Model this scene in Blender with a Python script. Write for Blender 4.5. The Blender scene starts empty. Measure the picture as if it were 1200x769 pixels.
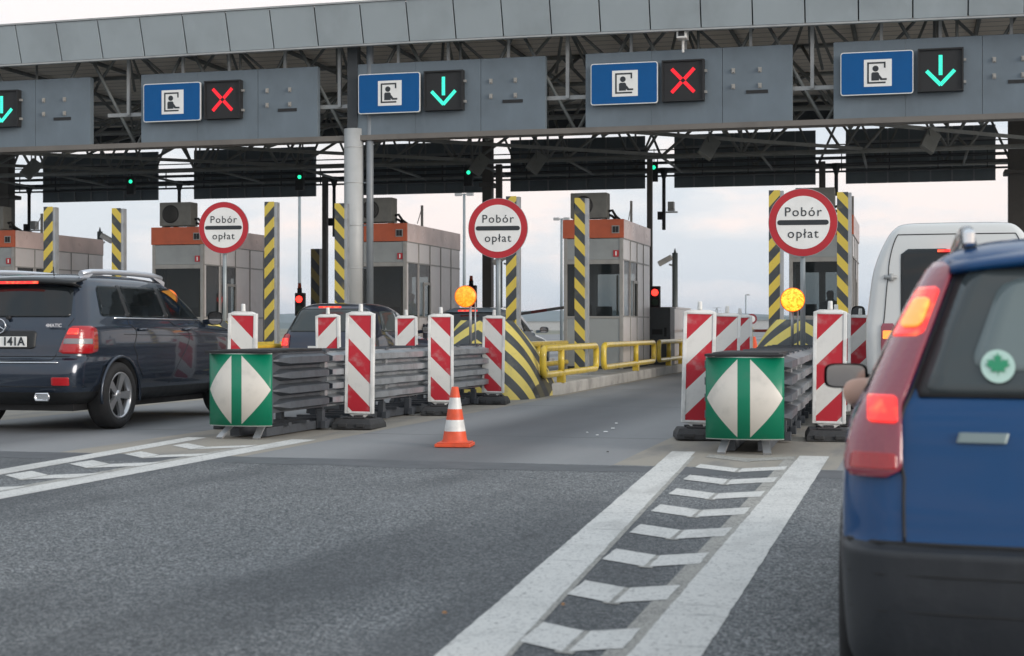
import bpy, bmesh, math, random
from mathutils import Vector, Matrix
random.seed(7)
R = math.radians
S = bpy.context.scene
COL = S.collection

# ------------------------------------------------------------------ camera
YAW = 14.73
cd = bpy.data.cameras.new('camera'); cam = bpy.data.objects.new('camera', cd); COL.objects.link(cam)
cam.location = (0, 0, 1.10); cam.rotation_euler = (R(90), 0, R(YAW))
cd.sensor_width = 36; cd.lens = 53.6; cd.clip_start = 0.1; cd.clip_end = 9000
cd.dof.use_dof = True; cd.dof.focus_distance = 22.0; cd.dof.aperture_fstop = 4.2
S.camera = cam
# ------------------------------------------------------------------ sky, sun, exposure
SUN_EL, SUN_AZ = 12, 112          # azimuth clockwise from +Y
W = bpy.data.worlds.new('World'); S.world = W; W.use_nodes = True
nt = W.node_tree; nt.nodes.clear()
out = nt.nodes.new('ShaderNodeOutputWorld'); bg = nt.nodes.new('ShaderNodeBackground')
bg.inputs['Strength'].default_value = 0.135
sky = nt.nodes.new('ShaderNodeTexSky'); sky.sky_type = 'NISHITA'; sky.sun_disc = False
sky.sun_elevation = R(SUN_EL); sky.sun_rotation = R(SUN_AZ); sky.dust_density = 4
tc = nt.nodes.new('ShaderNodeTexCoord'); mp = nt.nodes.new('ShaderNodeMapping'); mp.inputs['Scale'].default_value = (1.0, 1.0, 3.2)
mp.inputs['Location'].default_value = (0.35, 0.1, 0.2)
n1 = nt.nodes.new('ShaderNodeTexNoise'); n1.inputs['Scale'].default_value = 4.6; n1.inputs['Detail'].default_value = 9; n1.inputs['Roughness'].default_value = .55
rp = nt.nodes.new('ShaderNodeValToRGB')
rp.color_ramp.elements[0].position = .43; rp.color_ramp.elements[0].color = (5.9, 6.45, 6.9, 1)
rp.color_ramp.elements[1].position = .57; rp.color_ramp.elements[1].color = (8.3, 7.6, 7.3, 1)
e_ = rp.color_ramp.elements.new(.50); e_.color = (6.95, 7.1, 7.25, 1)
mx = nt.nodes.new('ShaderNodeMix'); mx.data_type = 'RGBA'; mx.inputs[0].default_value = .86
L = nt.links.new
L(tc.outputs['Generated'], mp.inputs[0]); L(mp.outputs[0], n1.inputs['Vector']); L(n1.outputs['Fac'], rp.inputs[0])
sx_ = nt.nodes.new('ShaderNodeSeparateXYZ'); mr_ = nt.nodes.new('ShaderNodeMapRange'); mr_.inputs[1].default_value = .06; mr_.inputs[2].default_value = .45
m2_ = nt.nodes.new('ShaderNodeMix'); m2_.data_type = 'RGBA'; m2_.inputs[6].default_value = (1.03, .995, .99, 1); m2_.inputs[7].default_value = (.90, .98, 1.04, 1)
m3_ = nt.nodes.new('ShaderNodeMix'); m3_.data_type = 'RGBA'; m3_.blend_type = 'MULTIPLY'; m3_.inputs[0].default_value = 1
L(tc.outputs['Generated'], sx_.inputs[0]); L(sx_.outputs[2], mr_.inputs[0]); L(mr_.outputs[0], m2_.inputs[0])
L(sky.outputs[0], mx.inputs[6]); L(rp.outputs[0], mx.inputs[7]); L(mx.outputs[2], m3_.inputs[6]); L(m2_.outputs[2], m3_.inputs[7]); L(m3_.outputs[2], bg.inputs[0]); L(bg.outputs[0], out.inputs[0])
sd = bpy.data.lights.new('sun', 'SUN'); sun = bpy.data.objects.new('sun', sd); COL.objects.link(sun)
sd.energy = 1.9; sd.angle = R(24); sd.color = (1, .93, .86)
_d = Vector((math.sin(R(SUN_AZ))*math.cos(R(SUN_EL)), math.cos(R(SUN_AZ))*math.cos(R(SUN_EL)), math.sin(R(SUN_EL))))
sun.rotation_euler = _d.to_track_quat('Z', 'Y').to_euler()
S.view_settings.view_transform = 'Standard'; S.view_settings.look = 'None'
S.view_settings.gamma = 1; S.view_settings.use_curve_mapping = False; S.view_settings.exposure = 0.12
S.render.engine = 'CYCLES'
S.cycles.max_bounces = 8; S.cycles.transparent_max_bounces = 12
S.cycles.use_denoising = True

# ------------------------------------------------------------------ small shader language
class E:
    def __init__(s, nt, v): s.nt, s.v = nt, v
    def op(s, o, b=None, c=None):
        n = s.nt.nodes.new('ShaderNodeMath'); n.operation = o
        for i, q in enumerate((s, b, c)):
            if q is None: continue
            if isinstance(q, E): s.nt.links.new(q.v, n.inputs[i])
            else: n.inputs[i].default_value = q
        return E(s.nt, n.outputs[0])
    def __add__(s, b): return s.op('ADD', b)
    def __sub__(s, b): return s.op('SUBTRACT', b)
    def __mul__(s, b): return s.op('MULTIPLY', b)
    def __truediv__(s, b): return s.op('DIVIDE', b)
    def abs(s): return s.op('ABSOLUTE')
    def frac(s): return s.op('FRACT')
    def lt(s, b): return s.op('LESS_THAN', b)
    def gt(s, b): return s.op('GREATER_THAN', b)
    def inv(s): return E.op(s*-1, 'ADD', 1)
    def mn(s, b): return s.op('MINIMUM', b)
    def mxx(s, b): return s.op('MAXIMUM', b)
    def sm(s, a, b):
        n = s.nt.nodes.new('ShaderNodeMapRange'); n.interpolation_type = 'SMOOTHSTEP'
        s.nt.links.new(s.v, n.inputs[0]); n.inputs[1].default_value = a; n.inputs[2].default_value = b
        return E(s.nt, n.outputs[0])

class M:
    """one procedural material; colour layers mixed over each other"""
    def __init__(s, name, base, rough=.6, metal=0, spec=.5, coat=0, coords='Object'):
        m = bpy.data.materials.new(name); m.use_nodes = True; s.m = m; s.nt = m.node_tree
        s.b = s.nt.nodes['Principled BSDF']
        s.b.inputs['Roughness'].default_value = rough; s.b.inputs['Metallic'].default_value = metal
        s.b.inputs['Specular IOR Level'].default_value = spec; s.b.inputs['Coat Weight'].default_value = coat
        s.b.inputs['Coat Roughness'].default_value = .04
        s.b.inputs['Base Color'].default_value = (*base, 1); s.c = None; s.base = base
        t = s.nt.nodes.new('ShaderNodeTexCoord'); s.co = t.outputs[coords]
        s.xyz = None
    def X(s, i):
        if s.xyz is None:
            s.xyz = s.nt.nodes.new('ShaderNodeSeparateXYZ'); s.nt.links.new(s.co, s.xyz.inputs[0])
        return E(s.nt, s.xyz.outputs[i])
    def noise(s, scale, detail=3, rough=.55, stretch=None, dist=0):
        n = s.nt.nodes.new('ShaderNodeTexNoise'); n.inputs['Scale'].default_value = scale
        n.inputs['Detail'].default_value = detail; n.inputs['Roughness'].default_value = rough; n.inputs['Distortion'].default_value = dist
        src = s.co
        if stretch:
            q = s.nt.nodes.new('ShaderNodeMapping'); q.inputs['Scale'].default_value = stretch; s.nt.links.new(s.co, q.inputs[0]); src = q.outputs[0]
        s.nt.links.new(src, n.inputs['Vector']); return E(s.nt, n.outputs['Fac'])
    def voro(s, scale, out='Color', rnd=1):
        n = s.nt.nodes.new('ShaderNodeTexVoronoi'); n.inputs['Scale'].default_value = scale; n.inputs['Randomness'].default_value = rnd
        s.nt.links.new(s.co, n.inputs['Vector'])
        if out == 'Distance': return E(s.nt, n.outputs['Distance'])
        q = s.nt.nodes.new('ShaderNodeSeparateXYZ'); s.nt.links.new(n.outputs['Color'], q.inputs[0]); return E(s.nt, q.outputs[0])
    def layer(s, fac, col):
        n = s.nt.nodes.new('ShaderNodeMix'); n.data_type = 'RGBA'
        if isinstance(fac, E): s.nt.links.new(fac.v, n.inputs[0])
        else: n.inputs[0].default_value = fac
        if s.c is None: n.inputs[6].default_value = (*s.base, 1)
        else: s.nt.links.new(s.c, n.inputs[6])
        n.inputs[7].default_value = (*col, 1); s.c = n.outputs[2]
        s.nt.links.new(s.c, s.b.inputs['Base Color']); return s
    def bump(s, h, strength=.3, dist=.01):
        n = s.nt.nodes.new('ShaderNodeBump'); n.inputs['Strength'].default_value = strength; n.inputs['Distance'].default_value = dist
        s.nt.links.new(h.v, n.inputs['Height']); s.nt.links.new(n.outputs[0], s.b.inputs['Normal']); return s
    def rough(s, e): s.nt.links.new(e.v, s.b.inputs['Roughness']); return s
    def emit(s, col, st):
        s.b.inputs['Emission Color'].default_value = (*col, 1); s.b.inputs['Emission Strength'].default_value = st; return s

def worn(name, base, rough=.6, metal=0, amt=.25, scale=4, bump=0, **k):
    """plain colour with faint dirt blotches and streaks"""
    m = M(name, base, rough, metal, **k)
    d = tuple(c*.62 + .01 for c in base); l = tuple(min(1, c*1.12 + .012) for c in base)
    m.layer(m.noise(scale, 5).sm(.42, .72)*amt*1.6, d)
    m.layer(m.noise(scale*5, 4, stretch=(1, 1, .35)).sm(.5, .75)*amt, l)
    m.rough(m.noise(scale*2, 3)*.25 + (rough - .12))
    if bump: m.bump(m.noise(scale*12, 4), bump, .01)
    return m.m

# ------------------------------------------------------------------ mesh builder
class MB:
    def __init__(s): s.v = []; s.f = []; s.m = []; s.s = []
    def add(s, vs, fs, mat=0, smooth=False, mx=None):
        o = len(s.v); s.v += [(mx @ Vector(p)) if mx else Vector(p) for p in vs]
        for f in fs: s.f.append([i+o for i in f]); s.m.append(mat); s.s.append(smooth)
        return s
    def box(s, x0, x1, y0, y1, z0, z1, mat=0, mx=None):
        vs = [(x, y, z) for z in (z0, z1) for y in (y0, y1) for x in (x0, x1)]
        return s.add(vs, [(0,2,3,1), (4,5,7,6), (0,1,5,4), (2,6,7,3), (0,4,6,2), (1,3,7,5)], mat, False, mx)
    def bar(s, p, q, w=.05, h=None, mat=0):
        """rectangular bar between two points"""
        p, q = Vector(p), Vector(q); d = (q-p); ln = d.length
        if ln < 1e-6: return s
        m = Matrix.Translation(p) @ d.to_track_quat('Y', 'Z').to_matrix().to_4x4()
        h = h or w
        return s.box(-w/2, w/2, 0, ln, -h/2, h/2, mat, m)
    def cyl(s, p, q, r0, r1=None, n=12, mat=0, caps=True, smooth=True):
        p, q = Vector(p), Vector(q); r1 = r0 if r1 is None else r1
        m = (q-p).to_track_quat('Z', 'Y').to_matrix(); vs = []
        for c, r in ((p, r0), (q, r1)):
            for i in range(n):
                a = 2*math.pi*i/n; vs.append(c + m @ Vector((r*math.cos(a), r*math.sin(a), 0)))
        fs = [(i, (i+1) % n, n+(i+1) % n, n+i) for i in range(n)]
        s.add(vs, fs, mat, smooth)
        if caps: s.add(vs, [list(range(n))[::-1], list(range(n, 2*n))], mat, False)
        return s
    def tube(s, pts, r, n=10, closed=False, mat=0):
        pts = [Vector(p) for p in pts]; k = len(pts); vs = []; up = None
        for i, p in enumerate(pts):
            a = pts[(i-1) % k] if (i or closed) else p; b = pts[(i+1) % k] if (i < k-1 or closed) else p
            t = (b-a).normalized()
            if up is None: up = Vector((0, 0, 1)) if abs(t.z) < .9 else Vector((1, 0, 0))
            x = t.cross(up).normalized(); up = x.cross(t).normalized()
            for j in range(n):
                an = 2*math.pi*j/n; vs.append(p + (x*math.cos(an) + up*math.sin(an))*(r[i] if isinstance(r, (list, tuple)) else r))
        fs = []
        for i in range(k if closed else k-1):
            for j in range(n):
                a, b = i*n, ((i+1) % k)*n; fs.append((a+j, a+(j+1) % n, b+(j+1) % n, b+j))
        s.add(vs, fs, mat, True)
        if not closed: s.add(vs, [list(range(n)), list(range((k-1)*n, k*n))], mat, False)
        return s
    def lathe(s, prof, n=24, mx=None, mat=0, mats=None):
        vs = []; fs = []
        for r, z in prof:
            for i in range(n):
                a = 2*math.pi*i/n; vs.append((r*math.cos(a), r*math.sin(a), z))
        for k in range(len(prof)-1):
            ff = [(k*n+i, k*n+(i+1) % n, (k+1)*n+(i+1) % n, (k+1)*n+i) for i in range(n)]
            s.add(vs, ff, mats[k] if mats else mat, True, mx)
        return s
    def prism(s, poly, y0, y1, mat=0, mx=None):
        """polygon in x,z extruded along y"""
        n = len(poly); vs = [(x, y0, z) for x, z in poly] + [(x, y1, z) for x, z in poly]
        return s.add(vs, [list(range(n)), list(range(n, 2*n))[::-1]] + [(i, n+i, n+(i+1) % n, (i+1) % n) for i in range(n)], mat, False, mx)
    def grid(s, rows, mat=0, smooth=True, closed=False):
        n = len(rows[0]); vs = [p for r in rows for p in r]; fs = []
        for i in range(len(rows)-1):
            for j in range(n if closed else n-1): fs.append((i*n+j, i*n+(j+1) % n, (i+1)*n+(j+1) % n, (i+1)*n+j))
        return s.add(vs, fs, mat, smooth)
    def mesh(s, name, mats, merge=True):
        me = bpy.data.meshes.new(name); me.from_pydata([tuple(v) for v in s.v], [], s.f)
        for i, p in enumerate(me.polygons): p.material_index = s.m[i]; p.use_smooth = s.s[i]
        for m in (mats if isinstance(mats, (list, tuple)) else [mats]): me.materials.append(m)
        bm = bmesh.new(); bm.from_mesh(me)
        if merge: bmesh.ops.remove_doubles(bm, verts=bm.verts, dist=1e-5)
        bmesh.ops.recalc_face_normals(bm, faces=bm.faces); bm.to_mesh(me); bm.free()
        return me
    def build(s, name, mats, parent=None, loc=(0, 0, 0), rz=0, bevel=0, merge=True):
        o = bpy.data.objects.new(name, s.mesh(name, mats, merge)); COL.objects.link(o)
        o.location = loc; o.rotation_euler = (0, 0, rz)
        if parent: o.parent = parent
        if bevel:
            b = o.modifiers.new('bevel', 'BEVEL'); b.width = bevel; b.segments = 2; b.limit_method = 'ANGLE'; b.angle_limit = R(35)
        return o

def thing(name, label, cat, loc=(0, 0, 0), rz=0, group=None):
    o = bpy.data.objects.new(name, None); COL.objects.link(o); o.empty_display_size = .2
    o.location = loc; o.rotation_euler = (0, 0, rz); return tag(o, label, cat, group)
def tag(o, label, cat, group=None):
    o['label'] = label; o['category'] = cat
    if group: o['group'] = group
    return o
def struct(o, kind='structure'): o['kind'] = kind; return o
def dup(root, loc, rz=None, label=None):
    r = root.copy(); COL.objects.link(r); r.location = loc
    if rz is not None: r.rotation_euler = (0, 0, rz)
    if label: r['label'] = label
    for ch in root.children:
        c = ch.copy(); COL.objects.link(c); c.parent = r
        for g in ch.children:
            d = g.copy(); COL.objects.link(d); d.parent = c
    return r
def text_part(body, size, mat, parent, loc, rx=90, rz=0, depth=.002, name='lettering', space=1.0, bold=0):
    cu = bpy.data.curves.new('txt', 'FONT'); cu.body = body; cu.size = size; cu.extrude = depth; cu.space_character = space
    cu.align_x = 'CENTER'; cu.align_y = 'CENTER'; cu.offset = bold; cu.resolution_u = 4
    t = bpy.data.objects.new('txt', cu); COL.objects.link(t)
    dg = bpy.context.evaluated_depsgraph_get(); me = bpy.data.meshes.new_from_object(t.evaluated_get(dg))
    bpy.data.objects.remove(t); me.materials.clear(); me.materials.append(mat)
    o = bpy.data.objects.new(name, me); COL.objects.link(o); o.parent = parent; o.location = loc; o.rotation_euler = (R(rx), 0, R(rz)); return o
def ratio(px):
    """X/Y of the vertical plane seen in direction px of the 1200-wide survey frame"""
    u = (px-600)/1787; s, c = math.sin(R(YAW)), math.cos(R(YAW)); return (u*c - s)/(u*s + c)
def gx(px, Y): return ratio(px)*Y

# ------------------------------------------------------------------ materials
def asphalt():
    m = M('asphalt', (.105, .117, .122), .8)
    v = m.voro(85); m.layer(v.gt(.74)*.8, (.30, .31, .32)); m.layer(v.lt(.32)*.75, (.030, .034, .040))
    v2 = m.voro(150); m.layer(v2.gt(.86)*.75, (.42, .42, .42)); m.layer(v2.lt(.2)*.5, (.05, .052, .055))
    m.layer(m.noise(.6, 4).sm(.45, .7)*.35, (.06, .066, .075))
    m.layer(m.noise(1.4, 5, stretch=(1, .25, 1)).sm(.5, .75)*.30, (.19, .20, .21))
    m.layer(m.noise(.35, 3, stretch=(1.8, .3, 1)).sm(.48, .60)*.5, (.045, .05, .056))
    m.layer(m.noise(2.2, 6, stretch=(1, .5, 1)).sm(.66, .72)*.35, (.03, .032, .036))
    m.bump(m.voro(120, 'Distance'), .6, .006); return m.m
def concrete():
    m = M('road_concrete', (.235, .24, .245), .8)
    m.layer(m.noise(.7, 5, stretch=(1.6, .35, 1)).sm(.45, .75)*.45, (.14, .145, .15))
    m.layer(m.noise(14, 6).sm(.5, .8)*.3, (.33, .33, .33))
    m.layer(m.noise(90, 2).sm(.55, .8)*.4, (.14, .14, .14))
    # rubber laid down along the middle of each lane (islands stand every 4.97 m)
    d = ((m.X(0) + 1.45 + .5*4.97)/4.97).frac(); d = (d - .5).abs()*4.97      # metres from the island axis
    w = m.noise(.5, 3, stretch=(1, .2, 1))
    trk = (d - 2.5).abs(); m.layer(trk.sm(1.15, .35)*(w*1.1 + .1), (.075, .078, .085))
    # a crack and joint network
    m.layer(((m.X(1)/6.0).frac()-.5).abs().lt(.0035)*.7, (.07, .07, .07))
    m.bump(m.noise(60, 5), .25, .01); return m.m
def paint_white():
    m = M('road_paint', (.64, .635, .61), .75)
    m.layer(m.noise(3, 6).sm(.45, .75)*.5, (.48, .48, .46)); m.layer(m.noise(35, 5).sm(.58, .68)*.8, (.2, .2, .2)); m.layer(m.voro(100).gt(.86)*.5, (.3, .3, .3)); m.layer(m.noise(1.3, 5, stretch=(2, .6, 1)).sm(.52, .68)*.5, (.36, .355, .34))
    m.layer(m.noise(7, 6, stretch=(.3, 2, 1)).sm(.62, .7)*.6, (.25, .25, .25)); m.bump(m.noise(120, 2), .3, .004); return m.m
def ghost():
    m = M('worn_paint', (.38, .37, .34), .85)
    m.layer(m.noise(8, 6).sm(.5, .65)*.5, (.17, .17, .165)); m.layer(m.voro(110).gt(.72)*.6, (.12, .12, .12)); return m.m
def tanstrip():
    m = M('dusty_concrete', (.30, .275, .235), .85)
    m.layer(m.noise(1.4, 6, stretch=(2, .5, 1)).sm(.45, .7)*.8, (.2, .195, .185)); m.layer(m.noise(30, 5).sm(.5, .8)*.4, (.4, .37, .31))
    m.bump(m.noise(50, 5), .3, .01); return m.m
ASPH, CONC, PAINT, GHOST, TAN = asphalt(), concrete(), paint_white(), ghost(), tanstrip()
KERB = worn('kerb_concrete', (.40, .39, .37), .85, amt=.7, scale=1.8, bump=.5)
FASC = worn('grey_cladding', (.37, .42, .445), .5, .1, amt=.3, scale=.8)
BOARD = worn('board_grey', (.135, .17, .20), .5, amt=.3, scale=1.1)
DARK = worn('dark_metal', (.035, .04, .045), .6, amt=.3, scale=2)
TRUSS = worn('truss_steel', (.17, .18, .175), .6, amt=.4, scale=3)
TRUSS2 = worn('light_steel', (.36, .37, .37), .5, .1, amt=.3, scale=3)
CEIL = None
def _ceil():
    m = M('ceiling_sheet', (.66, .60, .52), .6)
    m.layer(((m.X(1)/.5).frac()-.5).abs().gt(.44)*.7, (.12, .115, .11)); m.layer(m.noise(1.5, 5).sm(.45, .75)*.4, (.45, .41, .36)); return m.m
CEIL = _ceil()
COLM = worn('column_paint', (.42, .43, .43), .45, amt=.35, scale=1.2)
GALV = worn('galvanised_steel', (.42, .435, .45), .42, .55, amt=.4, scale=5)
RIBG = worn('weathered_rail_steel', (.36, .385, .41), .4, .5, amt=.6, scale=4)
RIBD = worn('dark_nose_steel', (.085, .095, .11), .5, .2, amt=.5, scale=5)
RUB = worn('black_rubber', (.035, .036, .038), .7, amt=.5, scale=6, bump=.3)
WPL = worn('white_plastic', (.78, .78, .76), .5, amt=.45, scale=6)
YEL = worn('yellow_paint', (.66, .47, .045), .32, amt=.5, scale=5, coat=.3)
ORG = worn('orange_panel', (.50, .10, .035), .45, amt=.35, scale=2)
PINK = worn('sky_sheen_cladding', (.74, .56, .52), .3, amt=.3, scale=1.6)  # pale pink colour stands in for sky reflected by the metal side bands
BGRY = worn('booth_grey', (.30, .32, .32), .5, amt=.25, scale=2)
BFRM = worn('booth_frame', (.33, .32, .30), .45, .2, amt=.3, scale=4)
ACG = worn('unit_casing', (.17, .17, .155), .6, amt=.3, scale=5)
BLACK = worn('matt_black', (.012, .012, .013), .6, amt=.2, scale=4)
BLU = worn('sign_blue', (.0, .085, .27), .55, amt=.1, scale=3, spec=.25)
WHT = worn('sign_white', (.80, .80, .78), .4, amt=.15, scale=3)
SRED = worn('sign_red', (.45, .015, .025), .4, amt=.2, scale=3)
INK = worn('sign_ink', (.02, .025, .03), .5, amt=.1, scale=3)
CHR = M('chrome', (.75, .76, .78), .12, 1).m
def stainless():
    m = M('brushed_steel_sheet', (.62, .59, .58), .3, .2)
    m.layer(m.noise(2.4, 4, stretch=(1, 1, .4), dist=1.5).sm(.4, .7)*.5, (.62, .56, .54)); m.bump(m.noise(1.7, 3, dist=.6), .25, .05); return m.m
STST = stainless()
def glass(name, col=(.01, .013, .015), rough=.03, tr=0.0):
    m = M(name, col, rough, 0, spec=.45)
    if tr:
        t = m.nt.nodes.new('ShaderNodeBsdfTransparent'); x = m.nt.nodes.new('ShaderNodeMixShader'); x.inputs[0].default_value = 1-tr
        t.inputs[0].default_value = (.75, .8, .8, 1)
        o = m.nt.nodes['Material Output']; m.nt.links.new(t.outputs[0], x.inputs[1]); m.nt.links.new(m.b.outputs[0], x.inputs[2]); m.nt.links.new(x.outputs[0], o.inputs[0])
    return m.m
GLS = glass('dark_glass'); GLV = glass('car_side_glass', (.012, .015, .017), .03, .62); GLT = glass('tinted_pane', (.02, .025, .027), .04, .5); GLC = glass('pale_car_glass', (.05, .06, .062), .05)
def stripes(name, a, b, period, sgn, K, rough=.4, dirt=.5):
    m = M(name, b, rough); d = ((m.X(2) + m.X(0)*sgn - K)/period).frac()
    m.layer(d.lt(.5), a); m.layer(m.noise(5, 5).sm(.52, .8)*dirt, tuple((x*.6+.05) for x in b)); m.layer(m.noise(30, 3).sm(.66, .75)*.3, (.12, .11, .1)); return m.m
STR_R = stripes('falling_right_stripes', (.50, .015, .03), (.72, .71, .68), .5, 1, 1.23-.125+0, .45, .8)
STR_L = stripes('falling_left_stripes', (.50, .015, .03), (.72, .71, .68), .5, -1, 1.23-.125, .45, .8)
YB_R = stripes('hazard_falling_right', (.045, .052, .058), (.62, .47, .07), .41, 1.1, .15, .45, .3)
YB_L = stripes('hazard_falling_left', (.045, .052, .058), (.62, .47, .07), .41, -1.1, .15, .45, .3)
def chev():
    m = M('hazard_chevrons', (.72, .58, .14), .55)
    x = m.X(0).abs(); y = m.X(1).mxx(0)
    d = ((m.X(2) + x*.82 + y*.66 + .055)/.42).frac(); m.layer(d.lt(.5), (.055, .062, .066))
    m.layer(m.noise(6, 5).sm(.5, .8)*.45, (.2, .19, .15))
    b = m.noise(3, 4); a = ((m.X(0)-.80).abs() + (m.X(1)-1.35).abs()*.40 + (m.X(2)-.12).abs()*1.1 + b*.35)
    m.layer(a.lt(.50)*.9, (.02, .02, .02)); return m.m
CHEV = chev()
def arrowgreen():
    m = M('green_pass_both_sides', (.0, .19, .10), .4)
    x = m.X(0).abs(); z = (m.X(2)-.49).abs(); xn = ((x*2.6356).mn(.999)).op('ARCSINE')/1.082
    m.layer((x.gt(.055))*((xn-.12)/.85 + z/.345).lt(1), (.66, .62, .56)); m.layer(m.noise(5, 5).sm(.5, .8)*.3, (.12, .14, .12))
    m.layer((m.X(2)-.49).abs().gt(.352), (.55, .6, .57)); return m.m
GRN = arrowgreen()
def emis(name, col, st, base=None):
    m = M(name, base or tuple(c*.3 for c in col), .4); m.emit(col, st); return m.m
LGRN = emis('green_diodes', (.05, .88, .62), 1.3); LRED = emis('red_diodes', (1, .015, .03), 1.25)
SRL = emis('red_signal_lens', (1, .03, .02), 3.5); SGL = emis('green_signal_lens', (.02, .9, .4), 1.6)
def amber(st, c2):
    m = M('amber_lens', (.8, .3, .02), .3); v = m.voro(48)
    n = m.nt.nodes.new('ShaderNodeMix'); n.data_type = 'RGBA'; m.nt.links.new(v.v, n.inputs[0]); n.inputs[6].default_value = (1, .16, .0, 1); n.inputs[7].default_value = (*c2, 1)
    m.nt.links.new(n.outputs[2], m.b.inputs['Emission Color']); m.b.inputs['Emission Strength'].default_value = st; return m.m
AMB1, AMB2 = amber(.9, (1, .46, .04)), amber(1.9, (1, .50, .05))
AMBH = M('orange_lens_rim', (.55, .12, .01), .4); AMBH.emit((1, .16, .01), .35); AMBH = AMBH.m
def tail(name, base, st, col=(1, .05, .03)):
    m = M(name, base, .12, coat=.8); v = m.voro(60, 'Distance'); m.bump(v, .3, .004)
    if st:
        m.emit(col, st)
        if st > .5:
            n = m.nt.nodes.new('ShaderNodeMix'); n.data_type = 'RGBA'; m.nt.links.new(m.noise(14, 2).sm(.45, .72).v, n.inputs[0]); n.inputs[6].default_value = (*col, 1); n.inputs[7].default_value = (1, col[1]*1.6+.16, col[2]+.05, 1)
            m.nt.links.new(n.outputs[2], m.b.inputs['Emission Color'])
    return m.m
TLR = tail('red_lamp_lens', (.30, .0, .006), .06); TLB = tail('lit_brake_lens', (.4, .01, .01), 1.15, (1, .02, .015)); TLO = tail('lit_orange_lens', (.7, .1, .02), 1.3, (1, .30, .04))
TLD = tail('dim_red_lens', (.24, .04, .065), .02); TLW = tail('clear_lamp_lens', (.20, .19, .20), 0)
def carpaint(name, c, metal=.35, rough=.32):
    m = M(name, c, rough, metal, coat=1); m.layer(m.noise(900, 1).sm(.5, .8)*.25, tuple(min(1, x*1.8+.01) for x in c)); return m.m
PSUV = carpaint('dark_blue_grey_paint', (.019, .029, .048), .5, .26); PBLU = carpaint('blue_paint', (.0, .048, .155), .0, .45)
PBLU.node_tree.nodes['Principled BSDF'].inputs['Coat Weight'].default_value = .6; PBLU.node_tree.nodes['Principled BSDF'].inputs['Specular IOR Level'].default_value = .15
PNAVY = carpaint('navy_paint', (.012, .018, .04)); PSIL = carpaint('dark_silver_paint', (.17, .21, .25)); PWHT = carpaint('white_van_paint', (.60, .61, .60), 0, .4)
PLAS = worn('grey_bumper_plastic', (.019, .022, .027), .5, amt=.4, scale=3, bump=.15)
PLAS2 = worn('black_trim', (.012, .013, .014), .45, amt=.2, scale=5)
ALLOY = M('alloy_wheel', (.55, .56, .58), .3, .8).m
TYRE = worn('tyre_rubber', (.018, .018, .019), .8, amt=.3, scale=12)
CONO = worn('cone_orange', (.72, .09, .03), .5, amt=.35, scale=12)
SKIN = worn('skin', (.55, .33, .25), .5, amt=.1, scale=20)
CLOTH = worn('dark_cloth', (.03, .035, .05), .9); HIVIS = M('hi_vis_cloth', (.35, .62, .05), .8).m; HAIR = worn('dark_hair', (.02, .015, .012), .7)

# ------------------------------------------------------------------ ground
def sheet(name, poly, z, mat, kind='structure'):
    b = MB(); b.add([(x, y, z) for x, y in poly], [list(range(len(poly)))]); return struct(b.build(name, mat), kind)
def rect(x0, x1, y0, y1): return [(x0, y0), (x1, y0), (x1, y1), (x0, y1)]
LAND = M('far_land', (.13, .14, .10), .9); LAND.layer(LAND.noise(.02, 5).sm(.4, .6), (.22, .21, .16)); LAND = LAND.m
sheet('ground', rect(-5000, 5000, -60, 7000), -.012, LAND)
sheet('asphalt_road', rect(-60, 40, -30, 12.02), 0, ASPH)
sheet('concrete_road', rect(-60, 40, 12.02, 46), .0, CONC)
sheet('far_road', rect(-60, 40, 46, 600), .0, CONC)
TAR = worn('tar_band', (.085, .092, .10), .6, amt=.5, scale=2)
b = MB(); xs = [-60 + i*.5 for i in range(201)]
b.grid([[(x, 11.42 + .04*math.sin(x*2.1) + .03*math.sin(x*5.3), .0014) for x in xs], [(x, 12.0 + .03*math.sin(x*1.3+1), .0014) for x in xs]], smooth=False)
struct(b.build('tar_seam', TAR))
AX = [-1.45 - 4.98*k for k in range(-1, 5)]           # island axes: 3.53, -1.45, -6.43, -11.41, -16.39, -21.37
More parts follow.
